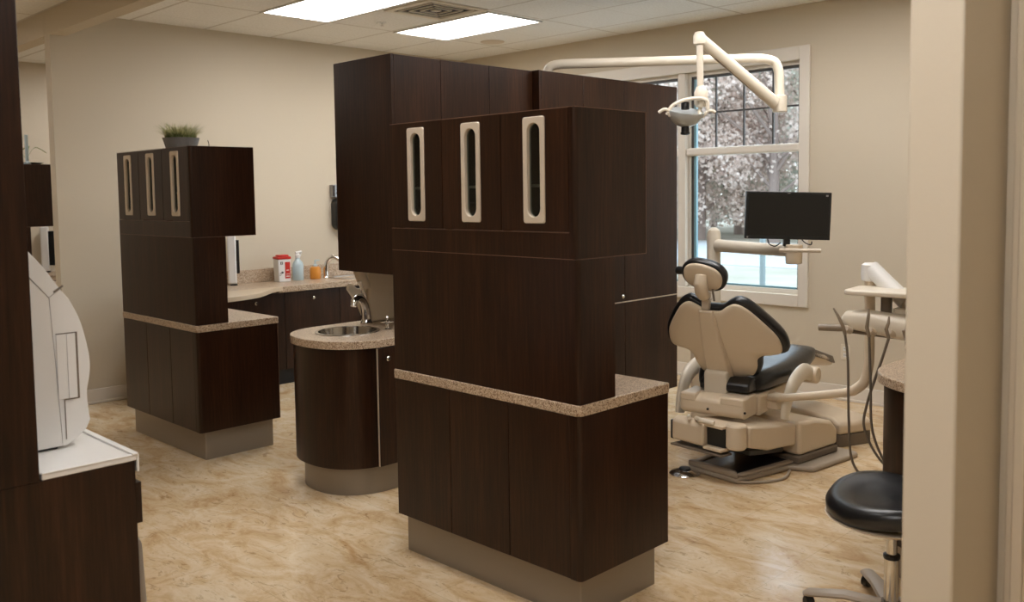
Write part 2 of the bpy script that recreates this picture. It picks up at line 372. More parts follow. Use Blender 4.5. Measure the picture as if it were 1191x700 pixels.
def island(ox, oy, which, labels):
    L_ = 1.07
    lb, lt, lh = labels
    base = empty('base_cabinet', lb, 'cabinet', (ox, oy, 0), group='island base cabinets')
    link('toe_kick', prism(bmesh.new(), crn(0.05, 0.51, 0.045, L_-0.005, 0.006), 'z', 0, 0.18), M['toe'], base)
    bm = bmesh.new(); prism(bm, crn(0.0, 0.54, 0.0, 0.05), 'z', 0.18, 0.79); box(bm, 0.019, 0.54, 0.05, L_, 0.18, 0.79)
    link('body', bm, M['wood'], base)
    link('edge_band', B((0.5385, 0.5412, -0.0008, 0.0016, 0.181, 0.789)), M['edge'], base)
    for a, b in ((0.052, 0.363), (0.367, 0.708), (0.712, 1.068)):
        link('door', B((0.0, 0.0185, a, b, 0.181, 0.789)), M['wood'], base, bevel=0.0012)
    top = tag(link('countertop', prism(bmesh.new(), crn(-0.004, 0.547, -0.004, L_+0.004, 0.03), 'z', 0.7905, 0.832), M['granite'], loc=(ox, oy, 0), bevel=0.004), lt, 'countertop', 'island countertops')
    hut = empty('hutch_cabinet', lh, 'cabinet', (ox, oy, 0.8325), group='island hutch cabinets')
    Z = lambda z: z-0.8325
    link('back_panel', prism(bmesh.new(), crn(0.0, 0.205, 0.0, L_, 0.016), 'z', 0, Z(1.357)), M['wood'], hut)
    # upper box: corner post, sides, top, bottom, rear, shelf
    e = 0.012; t = 0.018
    bm = bmesh.new(); prism(bm, crn(0.0, 0.415, e, e+t+0.012), 'z', Z(1.358), Z(1.90))
    box(bm, 0.019, 0.415, L_-t, L_, Z(1.358), Z(1.90)); box(bm, 0.019, 0.415, e+t+0.012, L_-t, Z(1.882), Z(1.90)); box(bm, 0.0, 0.415, e+t+0.012, L_, Z(1.358), Z(1.452))
    box(bm, 0.397, 0.415, e+t+0.012, L_-t, Z(1.452), Z(1.882))
    for yy in (0.395-0.009, 0.735-0.009): box(bm, 0.02, 0.397, yy, yy+0.014, Z(1.452), Z(1.882))
    link('upper_box', bm, M['wood'], hut)
    zb, zt = Z(1.358), Z(1.90)
    link('edge_band', B((-0.0006, 0.4156, e-0.0008, e+0.0016, zt-0.0006, zt+0.0012), (-0.0008, 0.0016, e+0.01, L_+0.0005, zt-0.0006, zt+0.0012), (0.4135, 0.4162, e-0.0008, e+0.0016, zb, zt), (0.01, 0.4156, e-0.0008, e+0.0016, zb-0.0008, zb+0.0016), (-0.0008, 0.0016, e+0.01, L_, zb-0.0008, zb+0.0014), (-0.0008, 0.0016, e+0.03, L_, Z(1.4525), Z(1.4545))), M['edge'], hut)
    link('shelf', B((0.05, 0.395, e+t+0.014, 0.384, Z(1.62), Z(1.63)), (0.05, 0.395, 0.402, 0.724, Z(1.62), Z(1.63)), (0.05, 0.395, 0.742, L_-t-0.001, Z(1.62), Z(1.63))), M['dglass'] if False else M['bezel'], hut)
    for i, (a, b) in enumerate(((0.044, 0.385), (0.389, 0.728), (0.732, 1.066))):
        c = (a+b)/2 - 0.004; hw = 0.034; z0, z1 = Z(1.51), Z(1.853); da, db = Z(1.456), Z(1.897)
        d = link('door', B((0.0, 0.0185, a, c-hw, da, db), (0.0, 0.0185, c+hw, b, da, db), (0.0, 0.0185, c-hw, c+hw, da, z0), (0.0, 0.0185, c-hw, c+hw, z1, db)), M['wood'], hut)
        zc = Z(1.681)
        outer = rrect(c, zc, 0.108, 0.392, 0.010, 5); inner = rrect(c, zc, 0.064, 0.345, 0.0315, 5)
        link('window_bezel', prism(bmesh.new(), outer, 'x', -0.006, 0.019, hole=inner), M['bezel'], d, bevel=0.003)
        link('pane', prism(bmesh.new(), rrect(c, zc, 0.066, 0.347, 0.032, 5), 'x', 0.008, 0.011), M['dglass'], d)
    return base, top, hut
island(2.45, 2.11, 0, ('dark wood island base cabinet with three doors on a metal toe kick, nearest and largest', 'speckled granite countertop on the nearest island cabinet', 'dark wood hutch with three oval-slot doors on the nearest island'))
island(2.485, 5.135, 1, ('dark wood island base cabinet standing left of the rounded sink cabinet', 'speckled granite countertop on the left island, near the potted grass', 'dark wood hutch with three oval-slot doors carrying the potted grass'))
island(2.455, 8.55, 2, ('base cabinet of the far island, seen through the opening at the left', 'granite countertop of the far island behind the wall end at the left', 'dark hutch of the far island seen through the opening at the left'))
# contents of the nearest hutch seen through its slots
zs = 0.8325
tag(link('bottle', lathe(bmesh.new(), [(0.036, 0), (0.038, 0.004), (0.038, 0.10), (0.030, 0.125), (0.013, 0.14), (0.013, 0.165)], 24), M['white'], loc=(2.60, 2.345, 1.6305)), 'white bottle behind the rightmost slot window of the nearest hutch', 'bottle')
tag(link('box', B((-0.09, 0.09, -0.06, 0.06, 0, 0.022), (-0.085, 0.085, -0.055, 0.055, 0.0225, 0.05)), M['paper'], loc=(2.62, 2.36, 1.4525), bevel=0.002), 'flat white boxes on the bottom shelf behind the rightmost slot window', 'box')
tag(link('binder', B((-0.12, 0.12, -0.09, 0.09, 0, 0.11)), M['darkgrey'], loc=(2.65, 2.68, 1.4525), bevel=0.003), 'dark grey binder behind the middle slot window of the nearest hutch', 'binder')
tag(link('container', lathe(bmesh.new(), [(0.05, 0), (0.055, 0.05), (0.05, 0.055)], 24), M['bluew'], loc=(2.61, 3.02, 1.6305)), 'pale container behind the leftmost slot window of the nearest hutch', 'container')

# ------------------------------------------------------------------ hanging cabinet over the sink and the tall cabinet
FY = 3.90
hc = empty('hanging_cabinet', 'tall dark wood hanging cabinet with three doors above the rounded sink cabinet', 'cabinet', (3.02, FY, 1.165))
z1 = 2.345-1.165
link('body', B((0.0, 0.018, 0.0, 0.53, 0, z1), (0.0185, 1.088, 0.02, 0.53, 0, z1)), M['wood'], hc, bevel=0.001)
for a, b in ((0.0205, 0.345), (0.349, 0.72), (0.724, 1.087)):
    link('door', B((a, b, 0.0, 0.0195, 0.002, z1-0.002)), M['wood'], hc, bevel=0.0012)
TY = 3.845
tc_ = empty('tall_cabinet', 'full-height dark wood cabinet beside the dental chair, reaching the window side', 'cabinet', (4.112, TY, 0))
W_ = 5.57-4.112
link('toe_kick', B((0.03, W_-0.03, 0.06, 0.60, 0, 0.15)), M['toe'], tc_)
link('body', B((0, 0.018, 0.0, 0.64, 0.151, 2.345), (0.0185, W_, 0.02, 0.64, 0.151, 2.345)), M['wood'], tc_, bevel=0.001)
ds = [(0.02, 0.412), (0.416, 0.836), (0.840, W_)]
for i, (a, b) in enumerate(ds):
    d = link('door', B((a, b, 0, 0.0195, 0.845, 2.343)), M['wood'], tc_, bevel=0.0012)
    if i == 1: knob(d, (b-0.045, -0.001, 0.885), (0, -1, 0))
    d = link('door', B((a, b, 0, 0.0195, 0.153, 0.838)), M['wood'], tc_, bevel=0.0012)
link('trim_strip', B((0.02, W_, -0.002, 0.019, 0.8385, 0.8445)), M['bezel'], tc_)

# ------------------------------------------------------------------ rounded sink cabinet
SY0, SY1 = 3.87, 4.52
def dshape(x0, x1, y0, y1, a, n=28, e=2.25):
    """plan with a superelliptic left end"""
    cy = (y0+y1)/2; b = (y1-y0)/2; pts = []
    for i in range(n+1):
        t = -PI/2 - PI*i/n; c, s = math.cos(t), math.sin(t)
        pts.append((x0+a+a*math.copysign(abs(c)**(2/e), c), cy+b*math.copysign(abs(s)**(2/e), s)))
    return pts+[(x1, y1), (x1, y0)]
sc_ = empty('sink_cabinet', 'rounded dark wood sink cabinet with curved front and small knob', 'cabinet', (0, 0, 0))
link('toe_kick', prism(bmesh.new(), dshape(2.675, 4.10, SY0+0.035, SY1-0.03, 0.29), 'z', 0, 0.155), M['toe'], sc_)
link('body', prism(bmesh.new(), dshape(2.635, 4.105, SY0, SY1, 0.29), 'z', 0.155, 0.795), M['wood'], sc_)
d = link('door', B((2.8612, 3.25, SY0-0.018, SY0-0.0005, 0.158, 0.79)), M['wood'], sc_, bevel=0.001); knob(d, (2.91, SY0-0.0185, 0.735), (0, -1, 0))
link('door_edge', B((2.8592, 2.8608, SY0-0.012, SY0-0.0005, 0.158, 0.79)), M['bezel'], sc_)
# countertop with an oval hole
outer = dshape(2.615, 4.105, SY0-0.022, SY1+0.01, 0.31, 41)
SKX, SKY, SA, SB = 2.935, 4.235, 0.168, 0.160
N_ = len(outer)
def ang(p): return math.atan2(p[1]-SKY, p[0]-SKX)
hole = [(SKX+SA*math.cos(ang(p)), SKY+SB*math.sin(ang(p))) for p in outer]
# resample far-right edge so the hole stays round
outer2 = []
base_pts = outer[:-2]
right = [(4.105, SY1+0.01-(SY1-SY0+0.032)*t/6) for t in range(7)]
topr = [(base_pts[-1][0]+(4.105-base_pts[-1][0])*t/14, SY1+0.01) for t in range(1, 14)]
botr = [(4.105+(base_pts[0][0]-4.105)*t/14, SY0-0.022) for t in range(1, 14)]
outer2 = base_pts+topr+right+botr
hole2 = [(SKX+SA*math.cos(ang(p)), SKY+SB*math.sin(ang(p))) for p in outer2]
tag(link('countertop', prism(bmesh.new(), outer2, 'z', 0.7955, 0.838, hole=hole2), M['granite'], bevel=0.003), 'speckled granite countertop with rounded end around the oval sink', 'countertop')
bm = bmesh.new(); n = 40; rings = []
for s, z in ((1.10, 0.8385), (1.09, 0.842), (0.985, 0.842), (0.975, 0.835), (0.95, 0.74), (0.80, 0.70), (0.2, 0.69), (0.001, 0.69)):
    rings.append([bm.verts.new((SKX+SA*s*math.cos(2*PI*i/n), SKY+SB*s*math.sin(2*PI*i/n), z)) for i in range(n)])
for a, b in zip(rings, rings[1:]):
    for i in range(n): bm.faces.new((a[i], a[(i+1) % n], b[(i+1) % n], b[i]))
sk = empty('sink_basin', 'oval stainless steel sink basin set in the rounded countertop', 'sink'); 
o = link('basin', bm, M['basin'], sk)
link('drain', lathe(bmesh.new(), [(0.025, 0.6905), (0.022, 0.694)], 20, (SKX, SKY, 0)), M['chrome'], sk)
def faucet(x, y, z, rz, label, s=1.0, arch=False):
    f = empty('faucet', label, 'faucet', (x, y, z), rz)
    link('base_ring', lathe(bmesh.new(), [(0.030*s, 0), (0.032*s, 0.006*s), (0.026*s, 0.014*s), (0.021*s, 0.03*s)], 24), M['chrome'], f)
    if arch:
        P = crom([(0, 0, 0.02), (0.0, 0, 0.10), (0.03, 0, 0.17), (0.09, 0, 0.19), (0.14, 0, 0.15), (0.155, 0, 0.10)], 6)
    else:
        P = crom([(0, 0, 0.02), (0.008, 0, 0.07), (0.035, 0, 0.115), (0.08, 0, 0.135), (0.12, 0, 0.125), (0.135, 0, 0.10)], 6)
    P = [Vector(p)*s for p in P]; n = len(P)
    link('spout', T(P, [(0.024-0.010*i/n)*s for i in range(n)], 14), M['chrome'], f)
    link('lever', T([Vector(p)*s for p in crom([(0.0, 0, 0.06), (0.012, 0, 0.12), (0.04, 0, 0.175), (0.065, 0, 0.215)], 4)], [0.012*s]*5+[0.01*s]*4+[0.009*s]*4, 10), M['chrome'], f)
    return f
faucet(3.185, 4.40, 0.8385, math.radians(208), 'curved chrome faucet behind the oval sink on the rounded countertop', 1.22)
ah = empty('soap_pump', 'small chrome tap handle right of the oval sink', 'tap handle', (3.11, 4.10, 0.8385))
link('flange', lathe(bmesh.new(), [(0.026, 0), (0.026, 0.005), (0.012, 0.012), (0.009, 0.03)], 20), M['chrome'], ah)
link('handle', tube(tube(lathe(bmesh.new(), [(0.008, 0.03), (0.013, 0.036), (0.013, 0.05), (0.006, 0.058), (0.009, 0.07), (0.004, 0.078)], 16), [(-0.035, 0.01, 0.043), (0.035, -0.01, 0.043)], 0.005, 8), [(0.01, 0.03, 0.043), (-0.01, -0.03, 0.043)], 0.005, 8), M['chrome'], ah)
# beige panel and cup dispenser below the hanging cabinet
tag(link('splash_panel', B((3.235, 4.10, 4.43, 4.485, 0.8385, 1.16)), M['cream'], bevel=0.012, seg=3), 'beige upright panel behind the sink under the hanging cabinet', 'panel')
wp = empty('cup_dispenser', 'beige cup dispenser with sloping tube hanging behind the faucet', 'dispenser', (0, 0, 0))
link('bracket', prism(bmesh.new(), [tuple(p) [:2] for p in [(3.095, 1.045), (3.105, 1.075), (3.125, 1.08), (3.165, 1.045), (3.232, 1.04), (3.232, 0.8425), (3.215, 0.8425), (3.17, 0.94)]], 'y', 4.452, 4.475), M['cream_lt'], wp, bevel=0.006)
link('tube', T([(3.125, 4.38, 1.162), (3.15, 4.38, 1.10), (3.17, 4.38, 1.065), (3.175, 4.38, 1.05)], [0.034, 0.034, 0.032, 0.024], 20), M['cream'], wp)

# ------------------------------------------------------------------ counter along the back wall
CY = 6.74
bc = empty('base_cabinet', 'long dark base cabinet under the back wall counter with black toe kick', 'cabinet', (0, 0, 0))
link('toe_kick', B((3.12, 5.65, CY+0.07, YW-0.01, 0, 0.13)), M['black_toe'], bc)
link('body', B((3.10, 5.68, CY+0.03, YW-0.002, 0.13, 0.79)), M['wood'], bc)
for i, (a, b) in enumerate(((3.102, 3.50), (3.504, 4.05), (4.054, 4.60), (4.604, 5.15), (5.154, 5.678))):
    d = link('door', B((a, b, CY+0.01, CY+0.0295, 0.135, 0.786)), M['wood'], bc, bevel=0.0012)
    knob(d, ((a+b)/2, CY+0.009, 0.72), (0, -1, 0))
ct = tag(link('countertop', B((3.98, 5.70, CY-0.02, YW-0.001, 0.7905, 0.84), (3.10, 3.98, CY+0.02, YW-0.001, 0.7905, 0.84)), M['granite'], bevel=0.003), 'long speckled granite countertop along the back wall', 'countertop')
tag(link('backsplash', B((3.10, 5.70, YW-0.022, YW-0.001, 0.8405, 0.955)), M['granite'], bevel=0.002), 'low granite backsplash strip along the back wall counter', 'backsplash')
pts = crom([(4.02, CY-0.022), (3.90, CY-0.08), (3.75, CY-0.22), (3.60, CY-0.34), (3.40, CY-0.40), (3.15, CY-0.42)], 6)
tag(link('desk_top', prism(bmesh.new(), [(p[0], p[1]) for p in pts]+[(3.0, CY-0.42), (3.0, CY+0.015), (4.02, CY+0.015)] if False else [(p[0], p[1]) for p in pts]+[(3.15, CY+0.0195), (3.975, CY+0.0195), (3.975, CY-0.021)], 'z', 0.805, 0.841), M['beigetop'], bevel=0.004), 'plain beige desk top with a curved edge at the left end of the back counter', 'desk top')
# things on the back counter
ZT = 0.8405
# sharps container
sh = empty('sharps_container', 'white sharps container with red lid and red label on the back counter', 'container', (4.265, 7.13, ZT), math.radians(-6))
link('body', prism(bmesh.new(), [(-0.056, 0.0), (0.056, 0.0), (0.060, 0.20), (-0.060, 0.20)], 'y', -0.05, 0.05), M['white'], sh, bevel=0.006)
link('lid', B((-0.063, 0.063, -0.055, 0.055, 0.2005, 0.222), (-0.045, 0.05, -0.035, 0.035, 0.222, 0.238)), M['red'], sh, bevel=0.005)
link('red_label', B((0.004, 0.052, -0.0525, -0.0502, 0.03, 0.175)), M['red'], sh)
link('label_text', B((0.012, 0.044, -0.0535, -0.0526, 0.045, 0.053), (0.012, 0.044, -0.0535, -0.0526, 0.066, 0.070), (0.014, 0.04, -0.0535, -0.0526, 0.10, 0.106)), M['paper'], sh)
link('black_marks', B((-0.038, -0.016, -0.0525, -0.0502, 0.155, 0.178), (-0.045, -0.012, -0.0525, -0.0502, 0.075, 0.081), (-0.03, -0.012, -0.0525, -0.0502, 0.082, 0.092), (-0.05, -0.03, -0.0525, -0.0502, 0.06, 0.064)), M['ink'], sh)
link('white_cross', B((-0.031, -0.023, -0.0535, -0.0526, 0.160, 0.173), (-0.034, -0.020, -0.0535, -0.0526, 0.164, 0.169)), M['paper'], sh)
sb = empty('spray_bottle', 'translucent white bottle beside the sharps container', 'bottle', (4.425, 7.13, ZT))
link('body', lathe(bmesh.new(), [(0.046, 0), (0.05, 0.006), (0.05, 0.135), (0.042, 0.16), (0.022, 0.185), (0.019, 0.20)], 28), M['bluew'], sb)
link('cap', lathe(bmesh.new(), [(0.023, 0.2005), (0.023, 0.225), (0.014, 0.235), (0.012, 0.25)], 20), M['white'], sb)
link('trigger', tube(T([(-0.02, 0, 0.247), (0.035, -0.01, 0.255)], 0.012, 10), [(0.03, -0.01, 0.243), (0.02, -0.012, 0.215)], 0.005, 8), M['white'], sb)
oj = empty('soap_bottle', 'orange soap bottle with clear pump on the back counter', 'bottle', (4.60, 7.12, ZT))
link('body', lathe(bmesh.new(), [(0.046, 0), (0.05, 0.006), (0.05, 0.09), (0.044, 0.105), (0.03, 0.112)], 28), M['orange'], oj)
link('pump', tube(lathe(bmesh.new(), [(0.02, 0.1125), (0.02, 0.13), (0.007, 0.134), (0.007, 0.165)], 16), [(-0.005, 0, 0.168), (0.04, -0.01, 0.166)], 0.006, 8), M['bluew'], oj)
faucet(4.70, 7.10, ZT, math.radians(-50), 'arched chrome faucet on the back counter right of the orange bottle', 1.0, True)
sn = tag(link('sink', prism(bmesh.new(), rrect(4.93, 6.99, 0.40, 0.30, 0.06), 'z', ZT, ZT+0.006, hole=rrect(4.93, 6.99, 0.34, 0.24, 0.05)), M['steel'], bevel=0.001), 'steel rim of the sink in the back counter', 'sink')
# wall soap dispenser
wd = empty('soap_dispenser', 'black oval soap dispenser on the back wall left of the hanging cabinet', 'dispenser', (4.955, YW, 1.28))
link('body', prism(bmesh.new(), rrect(0, 0.14, 0.13, 0.30, 0.063, 6), 'y', -0.09, 0.0), M['black'], wd, bevel=0.012, seg=3)
link('label_card', B((-0.07, 0.06, -0.05, 0.0, 0.30, 0.415)), M['card'], wd, bevel=0.002)
link('card_stripe', B((-0.071, -0.045, -0.0525, -0.0505, 0.305, 0.41), (-0.03, 0.04, -0.0525, -0.0505, 0.33, 0.345), (-0.03, 0.03, -0.0525, -0.0505, 0.365, 0.375)), M['ink'], wd)
# white tower and thin monitor seen edge-on
for k, (ox, oy, wh) in enumerate(((3.815, 7.185, 'behind the left island'), (3.27, 10.09, 'in the far bay'))):
    t = empty('computer_tower', 'narrow white upright case with a black side panel on the counter %s' % wh, 'computer', (ox, oy, 0.8415), math.radians(62))
    link('case', B((-0.045, 0.045, -0.036, 0.036, 0.012, 0.44+0.03*k)), M['white'], t, bevel=0.012, seg=3)
    link('black_panel', B((-0.03, 0.05, -0.062-0.03*k, -0.0365, 0.10-0.03*k, 0.385+0.04*k)), M['black'], t, bevel=0.003)
    link('foot', B((-0.04, 0.04, -0.04, 0.02, 0.0, 0.0115)), M['black'], t, bevel=0.003)
tag(link('paper_cup', lathe(bmesh.new(), [(0.026, 0), (0.034, 0.08), (0.030, 0.08), (0.023, 0.005)], 24), M['bluew'], loc=(2.735, 5.30, 0.8325)), 'pale blue cup on the left island countertop behind its hutch', 'cup')
# far bay counter
fc = empty('base_cabinet', 'base cabinet along the far wall seen through the opening at the left', 'cabinet', (0, 0, 0))
link('body', B((2.7, 5.2, 9.62, 10.18, 0.1, 0.79)), M['wood'], fc); link('toe_kick', B((2.72, 5.18, 9.68, 10.18, 0, 0.0995)), M['black_toe'], fc)
tag(link('countertop', B((2.69, 5.22, 9.60, 10.185, 0.7905, 0.84)), M['granite'], bevel=0.003), 'granite countertop along the far wall behind the opening', 'countertop')

# ------------------------------------------------------------------ plants
def grass_pot(x, y, z, label, s=1.0):
    p = empty('potted_grass', label, 'potted plant', (x, y, z))
    hb = 0.068*s
    link('bowl', lathe(bmesh.new(), [(0.088*s, 0), (0.092*s, 0.003), (0.108*s, hb-0.01), (0.112*s, hb), (0.102*s, hb), (0.095*s, hb-0.012)], 36), M['stone'], p)
    link('soil', lathe(bmesh.new(), [(0.085*s, hb-0.014), (0.085*s, hb-0.008)], 24), M['soil'], p)
    bm = bmesh.new()
    for i in range(900):
        a = random.uniform(0, 2*PI); r = 0.09*s*math.sqrt(random.random()); h = random.uniform(0.05, 0.14)*s; w = random.uniform(0.0014, 0.0026)*s
        out = Vector((math.cos(a), math.sin(a), 0))*(r/0.09/s)*random.uniform(0.01, 0.085)*s + Vector((random.uniform(-1, 1), random.uniform(-1, 1), 0))*0.045*s
        b0 = Vector((r*math.cos(a), r*math.sin(a), hb-0.008)); q = random.uniform(0, PI); side = Vector((math.cos(q), math.sin(q), 0))*w; hh = h*random.uniform(0.7, 1)
        prev = None
        for k in range(4):
            t = k/3; c_ = b0+out*t*t+Vector((0, 0, hh*(t-0.18*t*t))); ww = side*(1-t*0.85)
            cur = [bm.verts.new(c_-ww), bm.verts.new(c_+ww)]
            if prev:
                f_ = bm.faces.new((prev[0], prev[1], cur[1], cur[0])); f_.material_index = 0 if (i % 20) < 9 or k == 1 else 1
            prev = cur
    g = link('grass', bm, [M['grass1'], M['grass2']], p, smooth=0); g['kind'] = 'stuff'
    return p
grass_pot(2.62, 5.53, 1.9005, 'round grey stone bowl of short green grass on the left hutch')
vs_ = empty('vase', 'slim glass vase with leaves on the far hutch at the left', 'vase', (2.70, 8.68, 1.9005))
link('glass_tube', lathe(bmesh.new(), [(0.03, 0), (0.032, 0.01), (0.014, 0.03), (0.014, 0.26), (0.012, 0.26)], 16), M['bluew'], vs_)
link('leaves', tube(tube(T(crom([(0, 0, 0.05), (0.03, 0.05, 0.16), (0.0, 0.14, 0.13)], 5), [0.004]*5+[0.012]*5+[0.003], 8, flat=(1, .3)), crom([(0, 0, 0.06), (0.06, -0.03, 0.15), (0.15, -0.05, 0.1)], 5), [0.004]*5+[0.012]*5+[0.003], 8, flat=(1, .3)), crom([(0, 0, 0.04), (-0.04, 0.06, 0.1), (-0.12, 0.12, 0.05)], 5), [0.004]*5+[0.011]*5+[0.003], 8, flat=(1, .3)), M['grass1'], vs_)
tag(link('plate', lathe(bmesh.new(), [(0.08, 0), (0.13, 0.018), (0.125, 0.02), (0.07, 0.004)], 28), M['black'], loc=(2.73, 8.78, 1.9005)), 'dark shallow dish on the far hutch beside the glass vase', 'dish')
tag(link('twig', T(crom([(0, 0, 0), (0.004, 0, 0.02), (-0.002, 0.004, 0.045)], 3), 0.002, 6), M['ink'], loc=(2.68, 5.29, 1.9005)), 'tiny dark sprig on top of the left hutch right of the stone bowl', 'sprig')

# ------------------------------------------------------------------ near unit at the left edge
NY = 2.695
nb = empty('base_cabinet', 'dark wood base cabinet in the near left corner under the white tray top', 'cabinet', (0, 0, 0))
link('body', B((0.2, 1.095, NY+0.0, NY+0.85, 0.15, 0.815)), M['wood'], nb, bevel=0.002); link('toe_kick', B((0.22, 1.05, NY+0.05, NY+0.82, 0, 0.1495)), M['toe'], nb)
link('drawer', B((1.0955, 1.115, NY+0.01, NY+0.84, 0.62, 0.745)), M['wood'], nb, bevel=0.001)
wt_ = empty('tray_top', 'white moulded work surface with raised rim at the near left corner', 'countertop', (0, 0, 0))
link('surface', B((0.835, 1.10, NY, NY+0.85, 0.8155, 0.833)), M['white'], wt_, bevel=0.003)
link('rim', B((1.086, 1.104, NY-0.004, NY+0.85, 0.832, 0.840), (0.835, 1.0855, NY-0.004, NY+0.012, 0.832, 0.837), (1.1005, 1.108, NY+0.0, NY+0.85, 0.78, 0.833)), M['white'], wt_, bevel=0.003)
tag(link('tall_cabinet', B((0.2, 0.828, NY-0.004, NY+0.85, 0.8155, 2.345)), M['wood'], bevel=0.002), 'tall dark wood panel cabinet cut off by the left edge of the photo', 'cabinet')
wb = tag(link('waste_bin', lathe(bmesh.new(), [(0.12, 0), (0.125, 0.01), (0.105, 0.36), (0.095, 0.38), (0.02, 0.385)], 32), M['toe'], loc=(1.135, 3.20, 0)), 'grey waste bin peeking out right of the near left cabinet', 'waste bin')
wb.location = (1.245, 3.23, 0); wb.scale = (0.7, 0.7, 1)
# white machine (profile in x-z)
MY = 2.93
mc = empty('dental_machine', 'white moulded dental appliance with curved front standing on the near left surface', 'appliance', (0, 0, 0.8335))
def mz(z): return z-0.8335
prof = [(0.84, 0.86), (0.975, 0.858), (0.985, 0.862), (1.02, 0.875), (1.07, 0.905), (1.078, 0.96), (1.074, 1.0), (1.078, 1.05), (1.075, 1.10), (1.06, 1.15), (1.035, 1.20), (0.985, 1.255), (0.925, 1.305), (0.875, 1.345), (0.86, 1.35), (0.84, 1.345)]
# body is split into side shell and front cover along a vertical seam
ps = [(0.84, mz(0.842)), (0.972, mz(0.842)), (0.962, mz(1.10)), (0.952, mz(1.30)), (0.84, mz(1.44))]
link('side_shell', prism(bmesh.new(), ps, 'y', MY, MY+0.34), M['white'], mc, bevel=0.001)
pc = [(0.9725, mz(0.842)), (0.984, mz(0.842)), (1.012, mz(0.858)), (1.045, mz(0.885))]+[tuple(p)[:2] for p in crom([(1.056, mz(0.91)), (1.052, mz(0.95)), (1.050, mz(1.0)), (1.060, mz(1.05)), (1.0625, mz(1.10)), (1.052, mz(1.17)), (1.035, mz(1.235)), (1.008, mz(1.295))], 4)]+[(0.985, mz(1.325)), (0.9525, mz(1.3015)), (0.9625, mz(1.10))]
link('front_cover', prism(bmesh.new(), pc, 'y', MY-0.001, MY+0.341), M['white'], mc, bevel=0.001)
link('top_cap', prism(bmesh.new(), [(0.842, mz(1.4405)), (0.9525, mz(1.302)), (0.9845, mz(1.3255)), (0.94, mz(1.395)), (0.90, mz(1.445)), (0.842, mz(1.52))], 'y', MY-0.001, MY+0.341), M['white'], mc, bevel=0.001)
link('handle_recess', B((1.021, 1.027, MY-0.006, MY-0.0042, mz(0.983), mz(1.19)), (0.984, 1.0205, MY-0.006, MY-0.0042, mz(0.983), mz(0.986)), (0.965, 1.0205, MY-0.006, MY-0.0042, mz(1.187), mz(1.19)), (0.981, 0.9835, MY-0.006, MY-0.0042, mz(0.862), mz(0.986))), M['rubber'], mc)
link('handle', B((0.965, 0.9945, MY-0.0065, MY-0.0042, mz(0.987), mz(1.186)), (0.995, 1.0205, MY-0.008, MY-0.0042, mz(0.987), mz(1.186))), M['white'], mc, bevel=0.002)
link('catch', T([(0.965, MY-0.006, mz(1.318)), (0.992, MY-0.006, mz(1.335))], 0.003, 8), M['rubber'], mc)
link('foot', B((0.85, 0.96, MY+0.01, MY+0.30, 0.0003, 0.008)), M['black'], mc)

# ------------------------------------------------------------------ dental chair
CH = empty('dental_chair', 'cream dental chair with black upholstery seen from behind, facing the right', 'dental chair', (4.507, 2.80, 0), math.radians(8))
def recl(v, z, off):
    """point on the reclined back: off>0 towards the rear"""
    u = 0.125-(z-0.50)*0.53+0.42*v*v
    return Vector((u-0.88*off, v, z-0.47*off))
half = [(0.0, 0.955), (0.05, 0.957), (0.095, 0.985), (0.15, 1.005), (0.215, 0.975), (0.29, 0.895), (0.350, 0.815), (0.368, 0.75), (0.358, 0.705), (0.31, 0.69), (0.25, 0.68), (0.212, 0.65), (0.20, 0.595), (0.165, 0.54), (0.10, 0.505), (0.0, 0.50)]
full = [Vector((a, b, 0)) for a, b in half]+[Vector((-a, b, 0)) for a, b in half[::-1][1:-1]]
outl = crom(full, 4, closed=True)
CV = Vector((0, 0.76, 0))
def domed(scales, mat_, name, parent, closed_front=True):
    """scales: list of (scale, off) rings from the front centre to the rear centre"""
    bm = bmesh.new(); rings = []
    for s, off in scales:
        ring = []
        for p in outl:
            q = CV+(p-CV)*s; ring.append(bm.verts.new(recl(q.x, q.y, off)))
        rings.append(ring)
    n = len(outl)
    for a, b in zip(rings, rings[1:]):
        for i in range(n): bm.faces.new((a[i], a[(i+1) % n], b[(i+1) % n], b[i]))
    for r, off in ((rings[0], scales[0][1]), (rings[-1], scales[-1][1])):
        c = bm.verts.new(recl(0, 0.76, off))
        for i in range(n): bm.faces.new((r[i], r[(i+1) % n], c))
    return link(name, bm, mat_, parent, smooth=1.2)
domed([(0.35, -0.065), (0.7, -0.062), (0.9, -0.05), (0.98, -0.035), (1.0, -0.015), (1.0, 0.005), (0.975, 0.018), (0.93, 0.020)], M['vinyl'], 'back_cushion', CH)
domed([(0.5, 0.021), (0.905, 0.021), (0.925, 0.026), (0.925, 0.034), (0.90, 0.041), (0.75, 0.050), (0.5, 0.058), (0.25, 0.060)], M['cream'], 'back_shell', CH)
